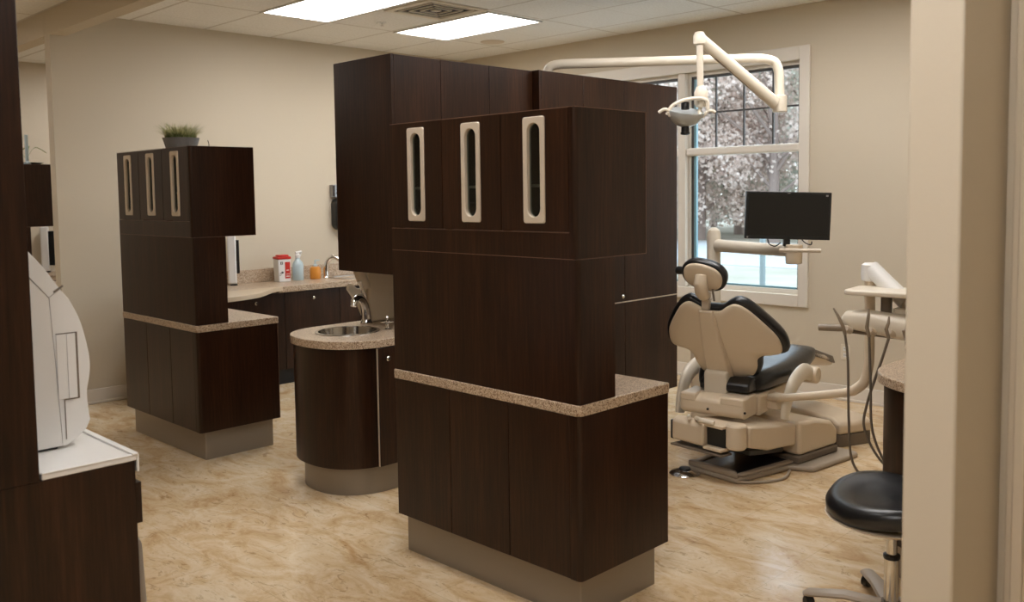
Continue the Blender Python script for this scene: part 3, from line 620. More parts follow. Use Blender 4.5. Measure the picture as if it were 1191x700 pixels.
# spine cover on the shell, tapering
bm = bmesh.new(); rings = []
for z, hw, o0, o1 in ((0.955, 0.045, 0.045, 0.070), (0.90, 0.050, 0.048, 0.078), (0.80, 0.062, 0.055, 0.088), (0.70, 0.072, 0.055, 0.092), (0.62, 0.078, 0.052, 0.092), (0.545, 0.080, 0.05, 0.090)):
    rings.append([bm.verts.new(recl(v_, z, o_)) for v_, o_ in ((0.03-hw, o0), (0.03-hw*0.86, o1), (0.03+hw*0.86, o1), (0.03+hw, o0))])
for a, b in zip(rings, rings[1:]):
    for i in range(4): bm.faces.new((a[i], a[(i+1) % 4], b[(i+1) % 4], b[i]))
bm.faces.new(rings[0]); bm.faces.new(rings[-1][::-1])
link('spine_cover', bm, M['cream'], CH, bevel=0.008, seg=3)
link('spine_bracket', prism(bmesh.new(), [(-0.035, 0.385), (0.10, 0.385), (0.115, 0.50), (0.075, 0.545), (-0.01, 0.57), (-0.035, 0.555)], 'y', -0.038, 0.102), M['cream_lt'], CH, bevel=0.012, seg=3)
# headrest
hr_c = Vector((-0.155, 0.045, 1.125))
def hp(a, b, off, s=1.0):
    w = Vector((-0.40, 0, 0.917)); nrm = Vector((-0.917, 0, -0.40))
    x = a*s; y = b*s
    x, y = x*math.cos(0.22)-y*math.sin(0.22), y*math.cos(0.22)+x*math.sin(0.22)
    return hr_c+Vector((0.25*x*x, x, 0))+w*y+nrm*off
def hring(bm, s, off, n=36):
    R_ = []
    for i in range(n):
        t = 2*PI*i/n; c, q = math.cos(t), math.sin(t)
        R_.append(bm.verts.new(hp(0.132*math.copysign(abs(c)**0.85, c), 0.092*math.copysign(abs(q)**0.85, q), off, s)))
    return R_
def hdome(scales, m, name):
    bm = bmesh.new(); rings = [hring(bm, s, o) for s, o in scales]; n = 36
    for a, b in zip(rings, rings[1:]):
        for i in range(n): bm.faces.new((a[i], a[(i+1) % n], b[(i+1) % n], b[i]))
    bm.faces.new(rings[0][::-1]); bm.faces.new(rings[-1]); link(name, bm, m, CH, smooth=1.2)
hdome([(0.4, -0.06), (0.8, -0.055), (0.97, -0.035), (1.0, -0.01), (1.0, 0.005), (0.94, 0.014)], M['vinyl'], 'headrest_cushion')
hdome([(0.5, 0.0145), (0.86, 0.0145), (0.87, 0.022), (0.80, 0.030), (0.4, 0.034)], M['cream'], 'headrest_shell')
link('headrest_bracket', tube(bmesh.new(), [(-0.185, 0.045, 1.13), (-0.20, 0.045, 1.08), (-0.185, 0.042, 1.03), (-0.155, 0.04, 1.0)], [0.036, 0.04, 0.04, 0.034], 12, flat=(1.0, 0.75)), M['cream'], CH, bevel=0.006)
link('headrest_post', B((-0.150, -0.118, 0.018, 0.062, 0.93, 1.03)), M['bezel'], CH, bevel=0.004)
link('headrest_collar', B((-0.158, -0.11, 0.012, 0.068, 0.985, 0.995)), M['chrome'], CH, bevel=0.002)
link('headrest_knob', lathe(bmesh.new(), [(0.012, 0.12), (0.022, 0.125), (0.024, 0.165), (0.018, 0.175)], 20, (-0.13, 0.05, 1.145), 'y'), M['black'], CH)
link('headrest_lever', T([(-0.17, -0.015, 1.05), (-0.16, -0.02, 0.985)], 0.006, 8), M['rubber'], CH)
# seat cushion: cross sections along u
def loft(secs, name, m, parent, bevel=0, smooth=0.9, n=28, e=4.0):
    """secs: (u, vc, halfwidth, z0, z1): superelliptic sections"""
    bm = bmesh.new(); rings = []
    for u, vc, hw, za, zb in secs:
        ring = []
        for i in range(n):
            t = 2*PI*i/n; c, s = math.cos(t), math.sin(t)
            ring.append(bm.verts.new((u, vc+hw*math.copysign(abs(c)**(2/e), c), (za+zb)/2+(zb-za)/2*math.copysign(abs(s)**(2/e), s))))
        rings.append(ring)
    for a, b in zip(rings, rings[1:]):
        for i in range(n): bm.faces.new((a[i], a[(i+1) % n], b[(i+1) % n], b[i]))
    bm.faces.new(rings[0][::-1]); bm.faces.new(rings[-1])
    return link(name, bm, m, parent, bevel=bevel, smooth=smooth)
loft([(0.06, 0, 0.13, 0.465, 0.53), (0.065, 0, 0.17, 0.45, 0.55), (0.10, 0, 0.195, 0.435, 0.565), (0.25, 0, 0.22, 0.432, 0.568), (0.45, 0, 0.24, 0.438, 0.572), (0.65, 0, 0.245, 0.456, 0.584), (0.80, 0, 0.245, 0.482, 0.600), (0.88, 0, 0.24, 0.505, 0.602), (0.92, 0, 0.225, 0.52, 0.595), (0.935, 0, 0.20, 0.535, 0.58)], 'seat_cushion', M['vinyl'], CH, e=4.6)
link('seat_skirt', prism(bmesh.new(), [(-0.03, 0.455), (0.095, 0.455), (0.095, 0.53), (0.02, 0.53), (-0.03, 0.50)], 'y', -0.17, 0.13), M['vinyl'], CH, bevel=0.012)
loft([(0.86, 0, 0.19, 0.515, 0.56), (0.95, 0, 0.215, 0.495, 0.57), (1.15, 0, 0.22, 0.435, 0.525), (1.32, 0, 0.21, 0.395, 0.465), (1.37, 0, 0.17, 0.40, 0.44)], 'toe_board', M['bezel'], CH, e=3)
bm = bmesh.new()
for k in range(15):
    u = 0.95+0.027*k; z = 0.574-0.27*(u-0.95)
    tube(bm, [(u, -0.217, z-0.05), (u, -0.205, z-0.008), (u+0.008, 0, z), (u, 0.205, z-0.008)], 0.006, 6)
link('toe_board_ribs', bm, M['rubber'], CH)
link('seat_pan', prism(bmesh.new(), [(0.06, 0.315), (0.22, 0.315), (0.45, 0.375), (0.80, 0.445), (0.80, 0.478), (0.60, 0.452), (0.3, 0.434), (0.06, 0.434)], 'y', -0.20, 0.20), M['cream'], CH, bevel=0.015, seg=3)
link('rear_housing', prism(bmesh.new(), [(-0.13, 0.345), (-0.10, 0.325), (0.055, 0.325), (0.055, 0.45), (-0.09, 0.435), (-0.13, 0.415)], 'y', -0.185, 0.205), M['cream'], CH, bevel=0.016, seg=3)
for ya, yb in ((-0.184, -0.04), (0.105, 0.204)): link('rear_cover', B((-0.132, 0.03, ya, yb, 0.395, 0.445)), M['cream'], CH, bevel=0.012, seg=3)
link('housing_screw', lathe(lathe(bmesh.new(), [(0.007, -0.136), (0.007, -0.130)], 10, (0, -0.19, 0.37), 'x'), [(0.007, -0.136), (0.007, -0.130)], 10, (0, 0.03, 0.365), 'x'), M['black'], CH)
for s in (-1, 1):
    P = crom([(0.60, s*0.31, 0.475), (0.48, s*0.315, 0.515), (0.36, s*0.32, 0.515), (0.22, s*0.325, 0.47), (0.14, s*0.325, 0.385-0.02*(s > 0)), (0.11, s*0.325, 0.305-0.05*(s > 0))], 5)
    a = link('armrest', T(P, [0.034+0.012*math.sin(PI*i/(len(P)-1)) for i in range(len(P))], 14, flat=(0.6, 1.2)), M['cream_lt'], CH, smooth=1.0)
    bm = bmesh.new(); lathe(bm, [(0.045, s*0.235), (0.05, s*0.245), (0.05, s*0.345), (0.044, s*0.352)], 28, (0.60, 0, 0.475), 'y'); link('armrest_pivot', bm, M['cream'], CH)
# base frame (the seat swivels on it)
def bf(u, v_):   # base frame -> chair local
    a = math.radians(-14); O = Vector((4.33, 2.74, 0))-Vector((4.507, 2.80, 0)); r8 = Matrix.Rotation(math.radians(-8), 3, 'Z')
    o = r8@O; c, s = math.cos(a), math.sin(a)
    return (o.x+u*c-v_*s, o.y+u*s+v_*c)
def bprism(pts, z0, z1): return prism(bmesh.new(), [bf(*p) for p in pts], 'z', z0, z1)
link('base_plate', bprism([(-0.02, -0.17), (-0.02, 0.17), (0.40, 0.20), (0.40, 0.33), (0.93, 0.33), (0.95, 0.30), (0.95, -0.30), (0.93, -0.33), (0.47, -0.33), (0.40, -0.21)], 0.0, 0.03), M['taupe'], CH, bevel=0.012, seg=3)
bm = bmesh.new()
prism(bm, [bf(*p) for p in [(-0.02, -0.175), (-0.02, 0.175), (0.02, 0.17), (0.02, -0.135)]], 'z', 0.03, 0.062)
prism(bm, [bf(*p) for p in [(0.021, -0.172), (0.021, -0.135), (0.55, -0.17), (0.55, -0.215)]], 'z', 0.03, 0.048)
prism(bm, [bf(*p) for p in [(0.021, 0.135), (0.021, 0.172), (0.55, 0.215), (0.55, 0.17)]], 'z', 0.03, 0.055)
link('base_rim', bm, M['taupe'], CH, bevel=0.010, seg=3)
link('base_tray', bprism([(0.025, -0.13), (0.025, 0.13), (0.52, 0.165), (0.52, -0.165)], 0.0305, 0.045), M['vinyl'], CH, bevel=0.004)
link('base_step', bprism([(0.45, -0.24), (0.45, 0.24), (0.86, 0.24), (0.86, -0.24)], 0.0305, 0.075), M['rubber'], CH, bevel=0.01)
# lift housing, local to base frame; extruded along v
def bsec(prof, v0, v1, name, m, bev=0.012):
    bm = bmesh.new(); A = []; C = []
    for u, z in prof:
        x, y = bf(u, v0); A.append(bm.verts.new((x, y, z))); x, y = bf(u, v1); C.append(bm.verts.new((x, y, z)))
    n = len(prof)
    for i in range(n): bm.faces.new((A[i], A[(i+1) % n], C[(i+1) % n], C[i]))
    bm.faces.new(A[::-1]); bm.faces.new(C); return link(name, bm, m, CH, bevel=bev, seg=3)
bsec([(0.47, 0.076), (0.86, 0.076), (0.86, 0.17), (0.80, 0.225), (0.62, 0.262), (0.47, 0.27)], -0.235, 0.235, 'lift_housing', M['cream'], 0.02)
bsec([(0.03, 0.20), (0.20, 0.155), (0.46, 0.14), (0.463, 0.255), (0.03, 0.315)], -0.215, 0.12, 'lift_arm', M['cream'], 0.012)
bsec([(0.10, 0.13), (0.42, 0.09), (0.42, 0.138), (0.2, 0.152), (0.10, 0.165)], -0.16, 0.10, 'lower_link', M['black'], 0.008)
x, y = bf(-0.03, -0.17)
link('pivot_post', lathe(bmesh.new(), [(0.046, 0.20), (0.055, 0.21), (0.055, 0.325), (0.048, 0.334)], 28, (x, y, 0)), M['cream'], CH)
bsec([(-0.09, 0.185), (0.02, 0.185), (0.02, 0.30), (-0.05, 0.315), (-0.09, 0.30)], 0.01, 0.235, 'carriage_box', M['cream'], 0.014)
bsec([(-0.055, 0.175), (0.02, 0.175), (0.02, 0.30), (-0.055, 0.30)], -0.115, 0.009, 'carriage_recess', M['black'], 0.004)
bsec([(-0.095, 0.176), (0.02, 0.176), (0.02, 0.194), (-0.095, 0.194)], -0.118, 0.008, 'carriage_lip', M['cream'], 0.004)
bsec([(-0.085, 0.301), (0.02, 0.301), (0.02, 0.318), (-0.085, 0.318)], -0.118, 0.008, 'carriage_bridge', M['cream'], 0.004)
bsec([(-0.07, 0.18), (0.01, 0.18), (0.01, 0.29), (-0.07, 0.29)], 0.236, 0.262, 'carriage_end', M['black'], 0.006)
bsec([(-0.10, 0.153), (0.0, 0.148), (0.0, 0.160), (-0.10, 0.1645)], -0.12, 0.235, 'lower_guard', M['rubber'], 0.003)
bm = bmesh.new()
tube(bm, [bf(-0.06, 0.08)+(0.326,), bf(-0.10, 0.02)+(0.335,), bf(-0.08, -0.06)+(0.328,)], 0.014, 10)
tube(bm, [bf(-0.05, 0.14)+(0.328,), bf(-0.10, 0.10)+(0.33,)], 0.010, 8)
link('release_lever', bm, M['cream_lt'], CH)

# wired foot control on the floor
fcx, fcy = 4.26, 2.89
ft = empty('foot_control', 'small chrome foot control disc on the floor behind the dental chair', 'foot control', (fcx, fcy, 0))
link('disc', lathe(bmesh.new(), [(0.085, 0), (0.088, 0.006), (0.075, 0.016), (0.04, 0.026), (0.01, 0.030)], 36), M['chrome'], ft)
link('disc_centre', lathe(bmesh.new(), [(0.035, 0.029), (0.03, 0.038), (0.01, 0.041)], 24), M['black'], ft)
link('cord', T(crom([(0.06, -0.06, 0.018), (0.05, -0.22, 0.010), (0.08, -0.36, 0.010), (0.25, -0.46, 0.010), (0.42, -0.42, 0.012)], 8), 0.007, 8), M['taupe'], ft)

# floor junction box by the window wall
jb = empty('junction_box', 'long cream floor box with taupe base beyond the dental chair', 'utility box', (5.60, 2.78, 0), math.radians(-22))
link('base', prism(bmesh.new(), [(p[0], p[1]) for p in rrect(0, 0, 0.27, 0.74, 0.03, 3)], 'z', 0, 0.075), M['rubber'], jb, bevel=0.004)
bm = bmesh.new(); prism(bm, [(-0.37, 0.0755), (-0.37, 0.145), (-0.30, 0.17), (0.15, 0.165), (0.37, 0.12), (0.37, 0.0755)], 'x', -0.135, 0.135)
link('cover', bm, M['cream'], jb, bevel=0.02, seg=3)

# ------------------------------------------------------------------ delivery unit on the right
DL = empty('delivery_unit', 'cream dental delivery unit with hanging handpieces on a bent pipe arm, right of the chair', 'delivery unit', (4.6, 2.0, 0))
def lp(*p): return Vector(p)-Vector((4.6, 2.0, 0))
P = [lp(4.72, 2.62, 0.40)]+[lp(4.60, 2.45, 0.445), lp(4.57, 2.22, 0.50), lp(4.575, 2.10, 0.53)]+crom([lp(4.58, 2.06, 0.545), lp(4.585, 2.005, 0.60), lp(4.59, 1.985, 0.70)], 5)+[lp(4.605, 1.99, 0.95), lp(4.61, 1.995, 1.12)]
link('pipe_arm', T(P, [0.021, 0.021, 0.022, 0.023]+[0.026]*(len(P)-4), 20), M['cream'], DL, smooth=1.0)
link('pipe_foot', B((4.70-4.6, 4.80-4.6, 2.56-2.0, 2.64-2.0, 0.335, 0.42)), M['cream'], DL, bevel=0.01)
link('elbow', lathe(bmesh.new(), [(0.035, 1.121), (0.044, 1.125), (0.046, 1.16), (0.044, 1.205), (0.03, 1.215)], 24, (0.015, -0.005, 0)), M['white'], DL)
link('upper_arm', T([lp(4.615, 1.99, 1.185), lp(4.58, 1.90, 1.12), lp(4.53, 1.77, 1.03)], [0.044, 0.043, 0.042], 16), M['white'], DL)
link('lower_arm', T([lp(4.53, 1.77, 1.03), lp(4.45, 1.66, 1.04), lp(4.34, 1.60, 1.05)], 0.035, 14), M['cream_lt'], DL)
# tray on top: thin slab, and support
a = math.radians(-52)
def dl(u, w, z): # u along the head axis (to the right), w towards the wall
    ax = Vector((0.10, -0.995, 0)).normalized(); bx = Vector((0.995, 0.10, 0)); o = lp(4.33, 2.02, 0); return o+ax*u+bx*w+Vector((0, 0, z))
def slab(u0, u1, w0, w1, z0, z1, r, name, m, bev):
    pts = rrect((u0+u1)/2, (w0+w1)/2, u1-u0, w1-w0, r, 4); bm = bmesh.new()
    A = [bm.verts.new(dl(p[0], p[1], z0)) for p in pts]; C = [bm.verts.new(dl(p[0], p[1], z1)) for p in pts]; n = len(pts)
    for i in range(n): bm.faces.new((A[i], A[(i+1) % n], C[(i+1) % n], C[i]))
    bm.faces.new(A[::-1]); bm.faces.new(C); return link(name, bm, m, DL, bevel=bev, seg=3)
slab(0.01, 0.50, -0.02, 0.26, 1.075, 1.100, 0.05, 'tray', M['cream_lt'], 0.008)
slab(0.16, 0.205, 0.10, 0.15, 0.955, 1.0745, 0.01, 'tray_post', M['rubber'], 0.003)
slab(0.22, 0.60, 0.08, 0.26, 0.985, 1.01, 0.03, 'lower_tray', M['cream_lt'], 0.006)
bm = bmesh.new(); secs = []
for u, hw, z0, z1 in ((0.01, 0.03, 0.925, 0.965), (0.03, 0.06, 0.905, 0.99), (0.12, 0.075, 0.895, 1.0), (0.30, 0.08, 0.87, 0.985), (0.44, 0.08, 0.86, 0.97), (0.50, 0.05, 0.88, 0.95)):
    ring = []
    for i in range(20):
        t = 2*PI*i/20; c, s = math.cos(t), math.sin(t)
        ring.append(bm.verts.new(dl(u-0.01, 0.045+hw*math.copysign(abs(c)**0.6, c), (z0+z1)/2+(z1-z0)/2*math.copysign(abs(s)**0.6, s))))
    secs.append(ring)
for q, b in zip(secs, secs[1:]):
    for i in range(20): bm.faces.new((q[i], q[(i+1) % 20], b[(i+1) % 20], b[i]))
bm.faces.new(secs[0][::-1]); bm.faces.new(secs[-1])
link('control_head', bm, M['cream_lt'], DL, smooth=1.0)
link('head_base', T([dl(0.05, 0.03, 0.895), dl(0.25, 0.03, 0.885), dl(0.46, 0.03, 0.875)], 0.014, 10), M['rubber'], DL)
link('grip_bar', T([dl(-0.10, -0.02, 0.905), dl(0.0, -0.01, 0.908), dl(0.06, 0.0, 0.915)], 0.017, 14), M['tau2'], DL)
link('tray_bar', T([dl(0.33, -0.06, 0.86), dl(0.50, -0.06, 0.82)], 0.017, 12), M['cream_lt'], DL)
for k, (u, lean, zt, zb, mid) in enumerate(((0.045, -0.06, 1.01, 0.28, -0.0), (0.16, -0.005, 1.02, 0.26, 0.02), (0.25, 0.0, 0.99, 0.24, 0.03), (0.33, 0.0, 0.96, 0.60, 0.01))):
    h = link('handpiece', T([dl(u, -0.06, 0.885), dl(u-0.01, -0.065, 0.93), dl(u+lean*0.6, -0.065, zt-0.03), dl(u+lean, -0.055, zt)], [0.008, 0.009, 0.007, 0.004], 10), M['tau2'], DL)
    link('holder', T([dl(u-0.004, -0.05, 0.915), dl(u+0.012, -0.02, 0.90)], 0.018, 10), M['bezel'], DL)
    if k == 0: path = [dl(u, -0.06, 0.885), dl(u+0.015, -0.06, 0.75), dl(u+0.02, -0.05, 0.45), dl(u+0.03, -0.02, 0.25), dl(u+0.10, 0.0, 0.17), dl(u+0.22, 0.02, 0.19), dl(u+0.32, 0.05, 0.45)]
    elif k == 1: path = [dl(u, -0.06, 0.885), dl(u+0.01, -0.06, 0.65), dl(u+0.02, -0.05, 0.42), dl(u+0.09, -0.02, 0.25), dl(u+0.17, 0, 0.24), dl(u+0.20, 0.03, 0.5)]
    elif k == 2: path = [dl(u, -0.06, 0.885), dl(u-0.03, -0.06, 0.78), dl(u-0.10, -0.05, 0.55), dl(u-0.11, -0.04, 0.42), dl(u-0.03, -0.02, 0.27), dl(u+0.10, 0, 0.22), dl(u+0.18, 0.03, 0.5)]
    else: path = [dl(u, -0.06, 0.88), dl(u+0.005, -0.06, 0.80), dl(u+0.02, -0.055, 0.70)]
    link('hose', T(crom(path, 8), 0.0065, 8), M['rubber'], DL, smooth=1.0)

# ------------------------------------------------------------------ support unit left of the chair with monitor post
SU = empty('support_unit', 'cream pedestal unit left of the dental chair carrying the monitor post', 'support unit', (5.20, 3.30, 0))
link('pedestal', prism(bmesh.new(), rrect(0, 0.02, 0.22, 0.22, 0.05), 'z', 0, 0.66), M['cream'], SU, bevel=0.01)
link('post', T([(0, 0, 0.661), (0, 0, 1.31), (0, 0, 1.335), (0, 0, 1.352)], [0.045, 0.045, 0.038, 0.015], 24), M['cream_lt'], SU)
E0 = Vector((4.955, 2.60, 1.235))-Vector((5.20, 3.30, 1.235)); dr = E0.normalized(); zz = Vector((0, 0, 1.235))
link('monitor_arm', T([zz+dr*0.047, zz+dr*0.12, zz+E0-dr*0.02], [0.042, 0.040, 0.036], 20, flat=(1, 1)), M['cream_lt'], SU)
link('knuckle', lathe(bmesh.new(), [(0.042, -0.075), (0.047, -0.07), (0.05, 0.035), (0.045, 0.04)], 28, tuple(zz+E0)), M['cream'], SU)
mn = empty('monitor', 'black flat monitor facing the room in front of the window', 'monitor', (4.917, 2.623, 1.285))
fwd = Vector((-0.74, -0.67, 0)).normalized()
mn.rotation_euler = (0, 0, math.atan2(fwd.x, -fwd.y)*1.0)
mn.rotation_euler = (math.radians(0), math.radians(2.0), math.atan2(fwd.y, fwd.x)+PI/2)
WM, HM = 0.492, 0.278
link('bezel', B((-WM/2, WM/2, 0.0, 0.035, 0.02, 0.02+HM)), M['black'], mn, bevel=0.004)
link('screen', B((-WM/2+0.014, WM/2-0.014, -0.0018, -0.0003, 0.043, 0.02+HM-0.014)), M['screen'], mn)
link('logo_mark', B((WM/2-0.034, WM/2-0.020, -0.0028, -0.0019, HM-0.004, HM+0.006)), M['grey_mark'], mn)
link('button', B((-WM/2+0.010, -WM/2+0.018, -0.002, -0.0004, 0.024, 0.034)), M['grey_mark'], mn)
link('centre_mark', B((-0.010, 0.006, -0.0012, -0.0003, HM+0.009, HM+0.013)), M['grey_mark'], mn)
link('mount', B((-0.02, 0.02, 0.006, 0.03, -0.02, 0.0195)), M['black'], mn, bevel=0.003)
link('cable', T(crom([(-0.11, 0.02, 0.019), (-0.10, 0.01, -0.01), (-0.065, 0.01, -0.022), (-0.035, 0.012, 0.0)], 6), 0.0035, 6), M['black'], mn)
link('cable', T(crom([(0.09, 0.02, 0.019), (0.11, 0.01, 0.0), (0.14, 0.01, -0.008), (0.145, 0.012, 0.01)], 6), 0.0035, 6), M['black'], mn)
link('grip_bar', T([Vector((4.845, 2.635, 1.245))-Vector((5.20, 3.30, 0)), Vector((4.93, 2.42, 1.245))-Vector((5.20, 3.30, 0))], 0.012, 14), M['bezel'], SU)

# ------------------------------------------------------------------ overhead lamp
LP = empty('dental_lamp', 'cream overhead dental lamp on a long bent pipe arm before the window', 'dental lamp', (4.49, 4.17, 0))
def ll(*p): return Vector(p)-Vector((4.49, 4.17, 0))
P = [ll(4.50, 4.14, 2.3455), ll(4.50, 4.14, 2.37)]+crom([ll(4.502, 4.135, 2.395), ll(4.515, 4.11, 2.43), ll(4.56, 4.055, 2.442)], 5)+[ll(5.36, 3.145, 2.45)]+crom([ll(5.42, 3.08, 2.448), ll(5.475, 3.02, 2.425), ll(5.497, 3.0, 2.36)], 5)+[ll(5.50, 2.995, 2.17)]
link('pipe', T(P, 0.031, 20), M['cream_lt'], LP, smooth=1.0)
link('joint_block', lathe(bmesh.new(), [(0.04, 2.10), (0.046, 2.105), (0.046, 2.205), (0.036, 2.21)], 24, tuple(ll(5.50, 2.995, 0))), M['cream_lt'], LP)
A0, A1 = ll(5.45, 3.005, 2.16), ll(4.76, 3.125, 2.515)
link('spring_arm', T([A0, A0+(A1-A0)*0.1, A0+(A1-A0)*0.9, A1], [0.040, 0.038, 0.034, 0.032], 16, flat=(0.8, 1.15)), M['cream_lt'], LP)
link('arm_underside', T([A0+Vector((0, 0, -0.038))+(A1-A0)*0.08, A0+Vector((0, 0, -0.038))+(A1-A0)*0.8], 0.009, 8), M['tau2'], LP)
link('elbow_cap', lathe(bmesh.new(), [(0.028, 2.472), (0.036, 2.478), (0.036, 2.53), (0.026, 2.548), (0.01, 2.553)], 24, tuple(ll(4.76, 3.125, 0))), M['cream_lt'], LP)
link('drop_rod', T([ll(4.757, 3.12, 2.47), ll(4.757, 3.115, 2.22)], 0.020, 16), M['cream_lt'], LP)
link('swivel', T([ll(4.757, 3.115, 2.225), ll(4.757, 3.11, 2.19), ll(4.757, 3.11, 2.12), ll(4.757, 3.11, 2.10)], [0.024, 0.042, 0.042, 0.03], 16), M['cream_lt'], LP)
# head: centre
hc_ = ll(4.673, 3.167, 2.045)
rv = Vector((0.70, -0.71, 0)); fv = Vector((0.71, 0.70, 0)); uz = Vector((0, 0, 1))
link('yoke', T(crom([ll(4.757, 3.11, 2.11), hc_+rv*0.09+fv*0.02+uz*0.03, hc_+rv*0.095+fv*0.0+uz*-0.0], 5), 0.012, 10), M['cream_lt'], LP)
loop = [hc_+rv*(0.015+0.115*math.cos(t))+uz*(0.055+0.045*math.sin(t)+0.02*math.cos(t))-fv*0.03 for t in [PI*k/14*1.0 for k in range(15)]]
link('handle', T([hc_+rv*0.13-fv*0.03+uz*0.03]+loop+[hc_-rv*0.115-fv*0.02+uz*0.01], 0.011, 10), M['cream_lt'], LP)
link('grip', T(crom([hc_+rv*0.10+uz*-0.01-fv*0.02, hc_+rv*0.13+uz*0.025-fv*0.03, hc_+rv*0.155+uz*0.028-fv*0.03, hc_+rv*0.175+uz*0.018-fv*0.03], 5), 0.010, 10), M['cream_lt'], LP)
link('grip', T(crom([hc_-rv*0.095+uz*0.0-fv*0.02, hc_-rv*0.11+uz*0.035-fv*0.03, hc_-rv*0.135+uz*0.04-fv*0.03, hc_-rv*0.165+uz*0.022-fv*0.03], 5), 0.010, 10), M['cream_lt'], LP)
# reflector: shallow dish, opening up-and-back
bm = bmesh.new(); rings = []; nrm = (uz*0.93-fv*0.30+rv*0.1).normalized(); ax1 = rv-nrm*rv.dot(nrm); ax1.normalize(); ax2 = nrm.cross(ax1)
for s, d in ((1.0, 0.03), (0.99, 0.036), (0.93, 0.02), (0.7, -0.02), (0.35, -0.045), (0.05, -0.052), (0.05, -0.062), (0.4, -0.058), (0.75, -0.032), (0.96, 0.008), (1.0, 0.028)):
    rings.append([bm.verts.new(hc_+ax1*(0.112*s*math.cos(2*PI*i/32))+ax2*(0.085*s*math.sin(2*PI*i/32))+nrm*d) for i in range(32)])
for q, b in zip(rings, rings[1:]):
    for i in range(32): bm.faces.new((q[i], q[(i+1) % 32], b[(i+1) % 32], b[i]))
M['refl'] = mat('milky_reflector', srgb(206, 210, 210), 0.2, spec=0.6, metal=0.15)
link('reflector', bm, M['refl'], LP, smooth=1.0)
link('bulb_housing', lathe(lathe(bmesh.new(), [(0.022, 0.0), (0.025, 0.004), (0.025, 0.04), (0.022, 0.045)], 20, tuple(hc_+uz*0.04)), [(0.024, -0.055), (0.024, -0.01), (0.02, 0.0)], 20, tuple(hc_+uz*-0.04)), M['black'], LP)
link('bulb_knob', lathe(bmesh.new(), [(0.016, -0.112), (0.028, -0.108), (0.028, -0.096), (0.02, -0.0955)], 20, tuple(hc_)), M['black'], LP)

# ------------------------------------------------------------------ outlet
ol = empty('wall_outlet', 'cream double power outlet on the window wall near the delivery unit', 'outlet', (XW, 3.025, 0.37))
link('plate', B((-0.006, -0.0005, -0.036, 0.036, -0.058, 0.058)), M['cream_lt'], ol, bevel=0.002)
link('sockets', B((-0.009, -0.0062, -0.016, 0.016, 0.008, 0.040), (-0.009, -0.0062, -0.016, 0.016, -0.040, -0.008)), M['white'], ol, bevel=0.001)
link('slots', B(*[(-0.0095, -0.0091, s*0.006-0.0015, s*0.006+0.0015, z, z+0.010) for s in (-1, 1) for z in (0.020, -0.028)]), M['ink'], ol)

# ------------------------------------------------------------------ rounded cabinet and stool on the right
CX, CYc, CR = 3.914, 1.285, 0.34
def dround(r, x1=5.2):
    pts = [(CX+r*math.cos(t), CYc+r*math.sin(t)) for t in [PI/2+PI*k/28 for k in range(29)]]
    return pts+[(x1, CYc-r), (x1, CYc+r)]
rc = empty('base_cabinet', 'dark cabinet with rounded end behind the black stool at the right', 'cabinet', (0, 0, 0))
link('toe_kick', prism(bmesh.new(), dround(CR-0.06), 'z', 0, 0.15), M['toe'], rc)
link('body', prism(bmesh.new(), dround(CR-0.025), 'z', 0.1505, 0.79), M['wood'], rc)
tag(link('countertop', prism(bmesh.new(), dround(CR), 'z', 0.7905, 0.832), M['granite'], bevel=0.004), 'speckled granite countertop with rounded end at the right edge of the bay', 'countertop')
ST = empty('stool', 'black saddle stool on a chrome gas lift at the lower right', 'stool', (3.30, 1.332, 0), math.radians(40))
bm = bmesh.new(); prof = [(0.001, 0.455), (0.08, 0.452), (0.15, 0.463), (0.20, 0.478), (0.235, 0.474), (0.252, 0.452), (0.250, 0.425), (0.235, 0.405), (0.21, 0.398), (0.001, 0.398)]
n = 48; rings = []
for r, z in prof:
    rings.append([bm.verts.new((r*math.cos(2*PI*i/n)*1.02, r*math.sin(2*PI*i/n)*0.92, z+0.02*(r/0.25)**2*math.cos(2*2*PI*i/n))) for i in range(n)])
for q, b in zip(rings, rings[1:]):
    for i in range(n): bm.faces.new((q[i], q[(i+1) % n], b[(i+1) % n], b[i]))
link('seat', bm, M['vinyl'], ST, smooth=1.2)
link('seat_plate', lathe(bmesh.new(), [(0.12, 0.372), (0.215, 0.384), (0.236, 0.3965), (0.001, 0.3968)], 36), M['cream'], ST)
link('upper_column', lathe(bmesh.new(), [(0.019, 0.25), (0.019, 0.3675)], 24), M['chrome'], ST)
link('column_collar', lathe(bmesh.new(), [(0.028, 0.235), (0.03, 0.24), (0.03, 0.25), (0.021, 0.254)], 24), M['black'], ST)
link('lower_column', lathe(bmesh.new(), [(0.026, 0.07), (0.026, 0.2345)], 24), M['chrome'], ST)
link('hub', lathe(bmesh.new(), [(0.04, 0.045), (0.05, 0.05), (0.045, 0.068), (0.03, 0.0695)], 24), M['rubber'], ST)
for k in range(5):
    a = 2*PI*k/5+math.radians(72); c, s = math.cos(a), math.sin(a)
    link('leg', T([(0.035*c, 0.035*s, 0.06), (0.16*c, 0.16*s, 0.072), (0.29*c, 0.29*s, 0.06), (0.31*c, 0.31*s, 0.052)], [0.022, 0.022, 0.020, 0.012], 10, flat=(1.4, 0.7)), M['taupe'], ST)
    cs = link('caster', lathe(bmesh.new(), [(0.018, -0.016), (0.023, -0.012), (0.023, 0.012), (0.018, 0.016)], 20, (0, 0, 0), 'x'), M['black'], ST)
    cs.location = (0.29*c, 0.29*s, 0.0235); cs.rotation_euler = (0, 0, a+0.6)

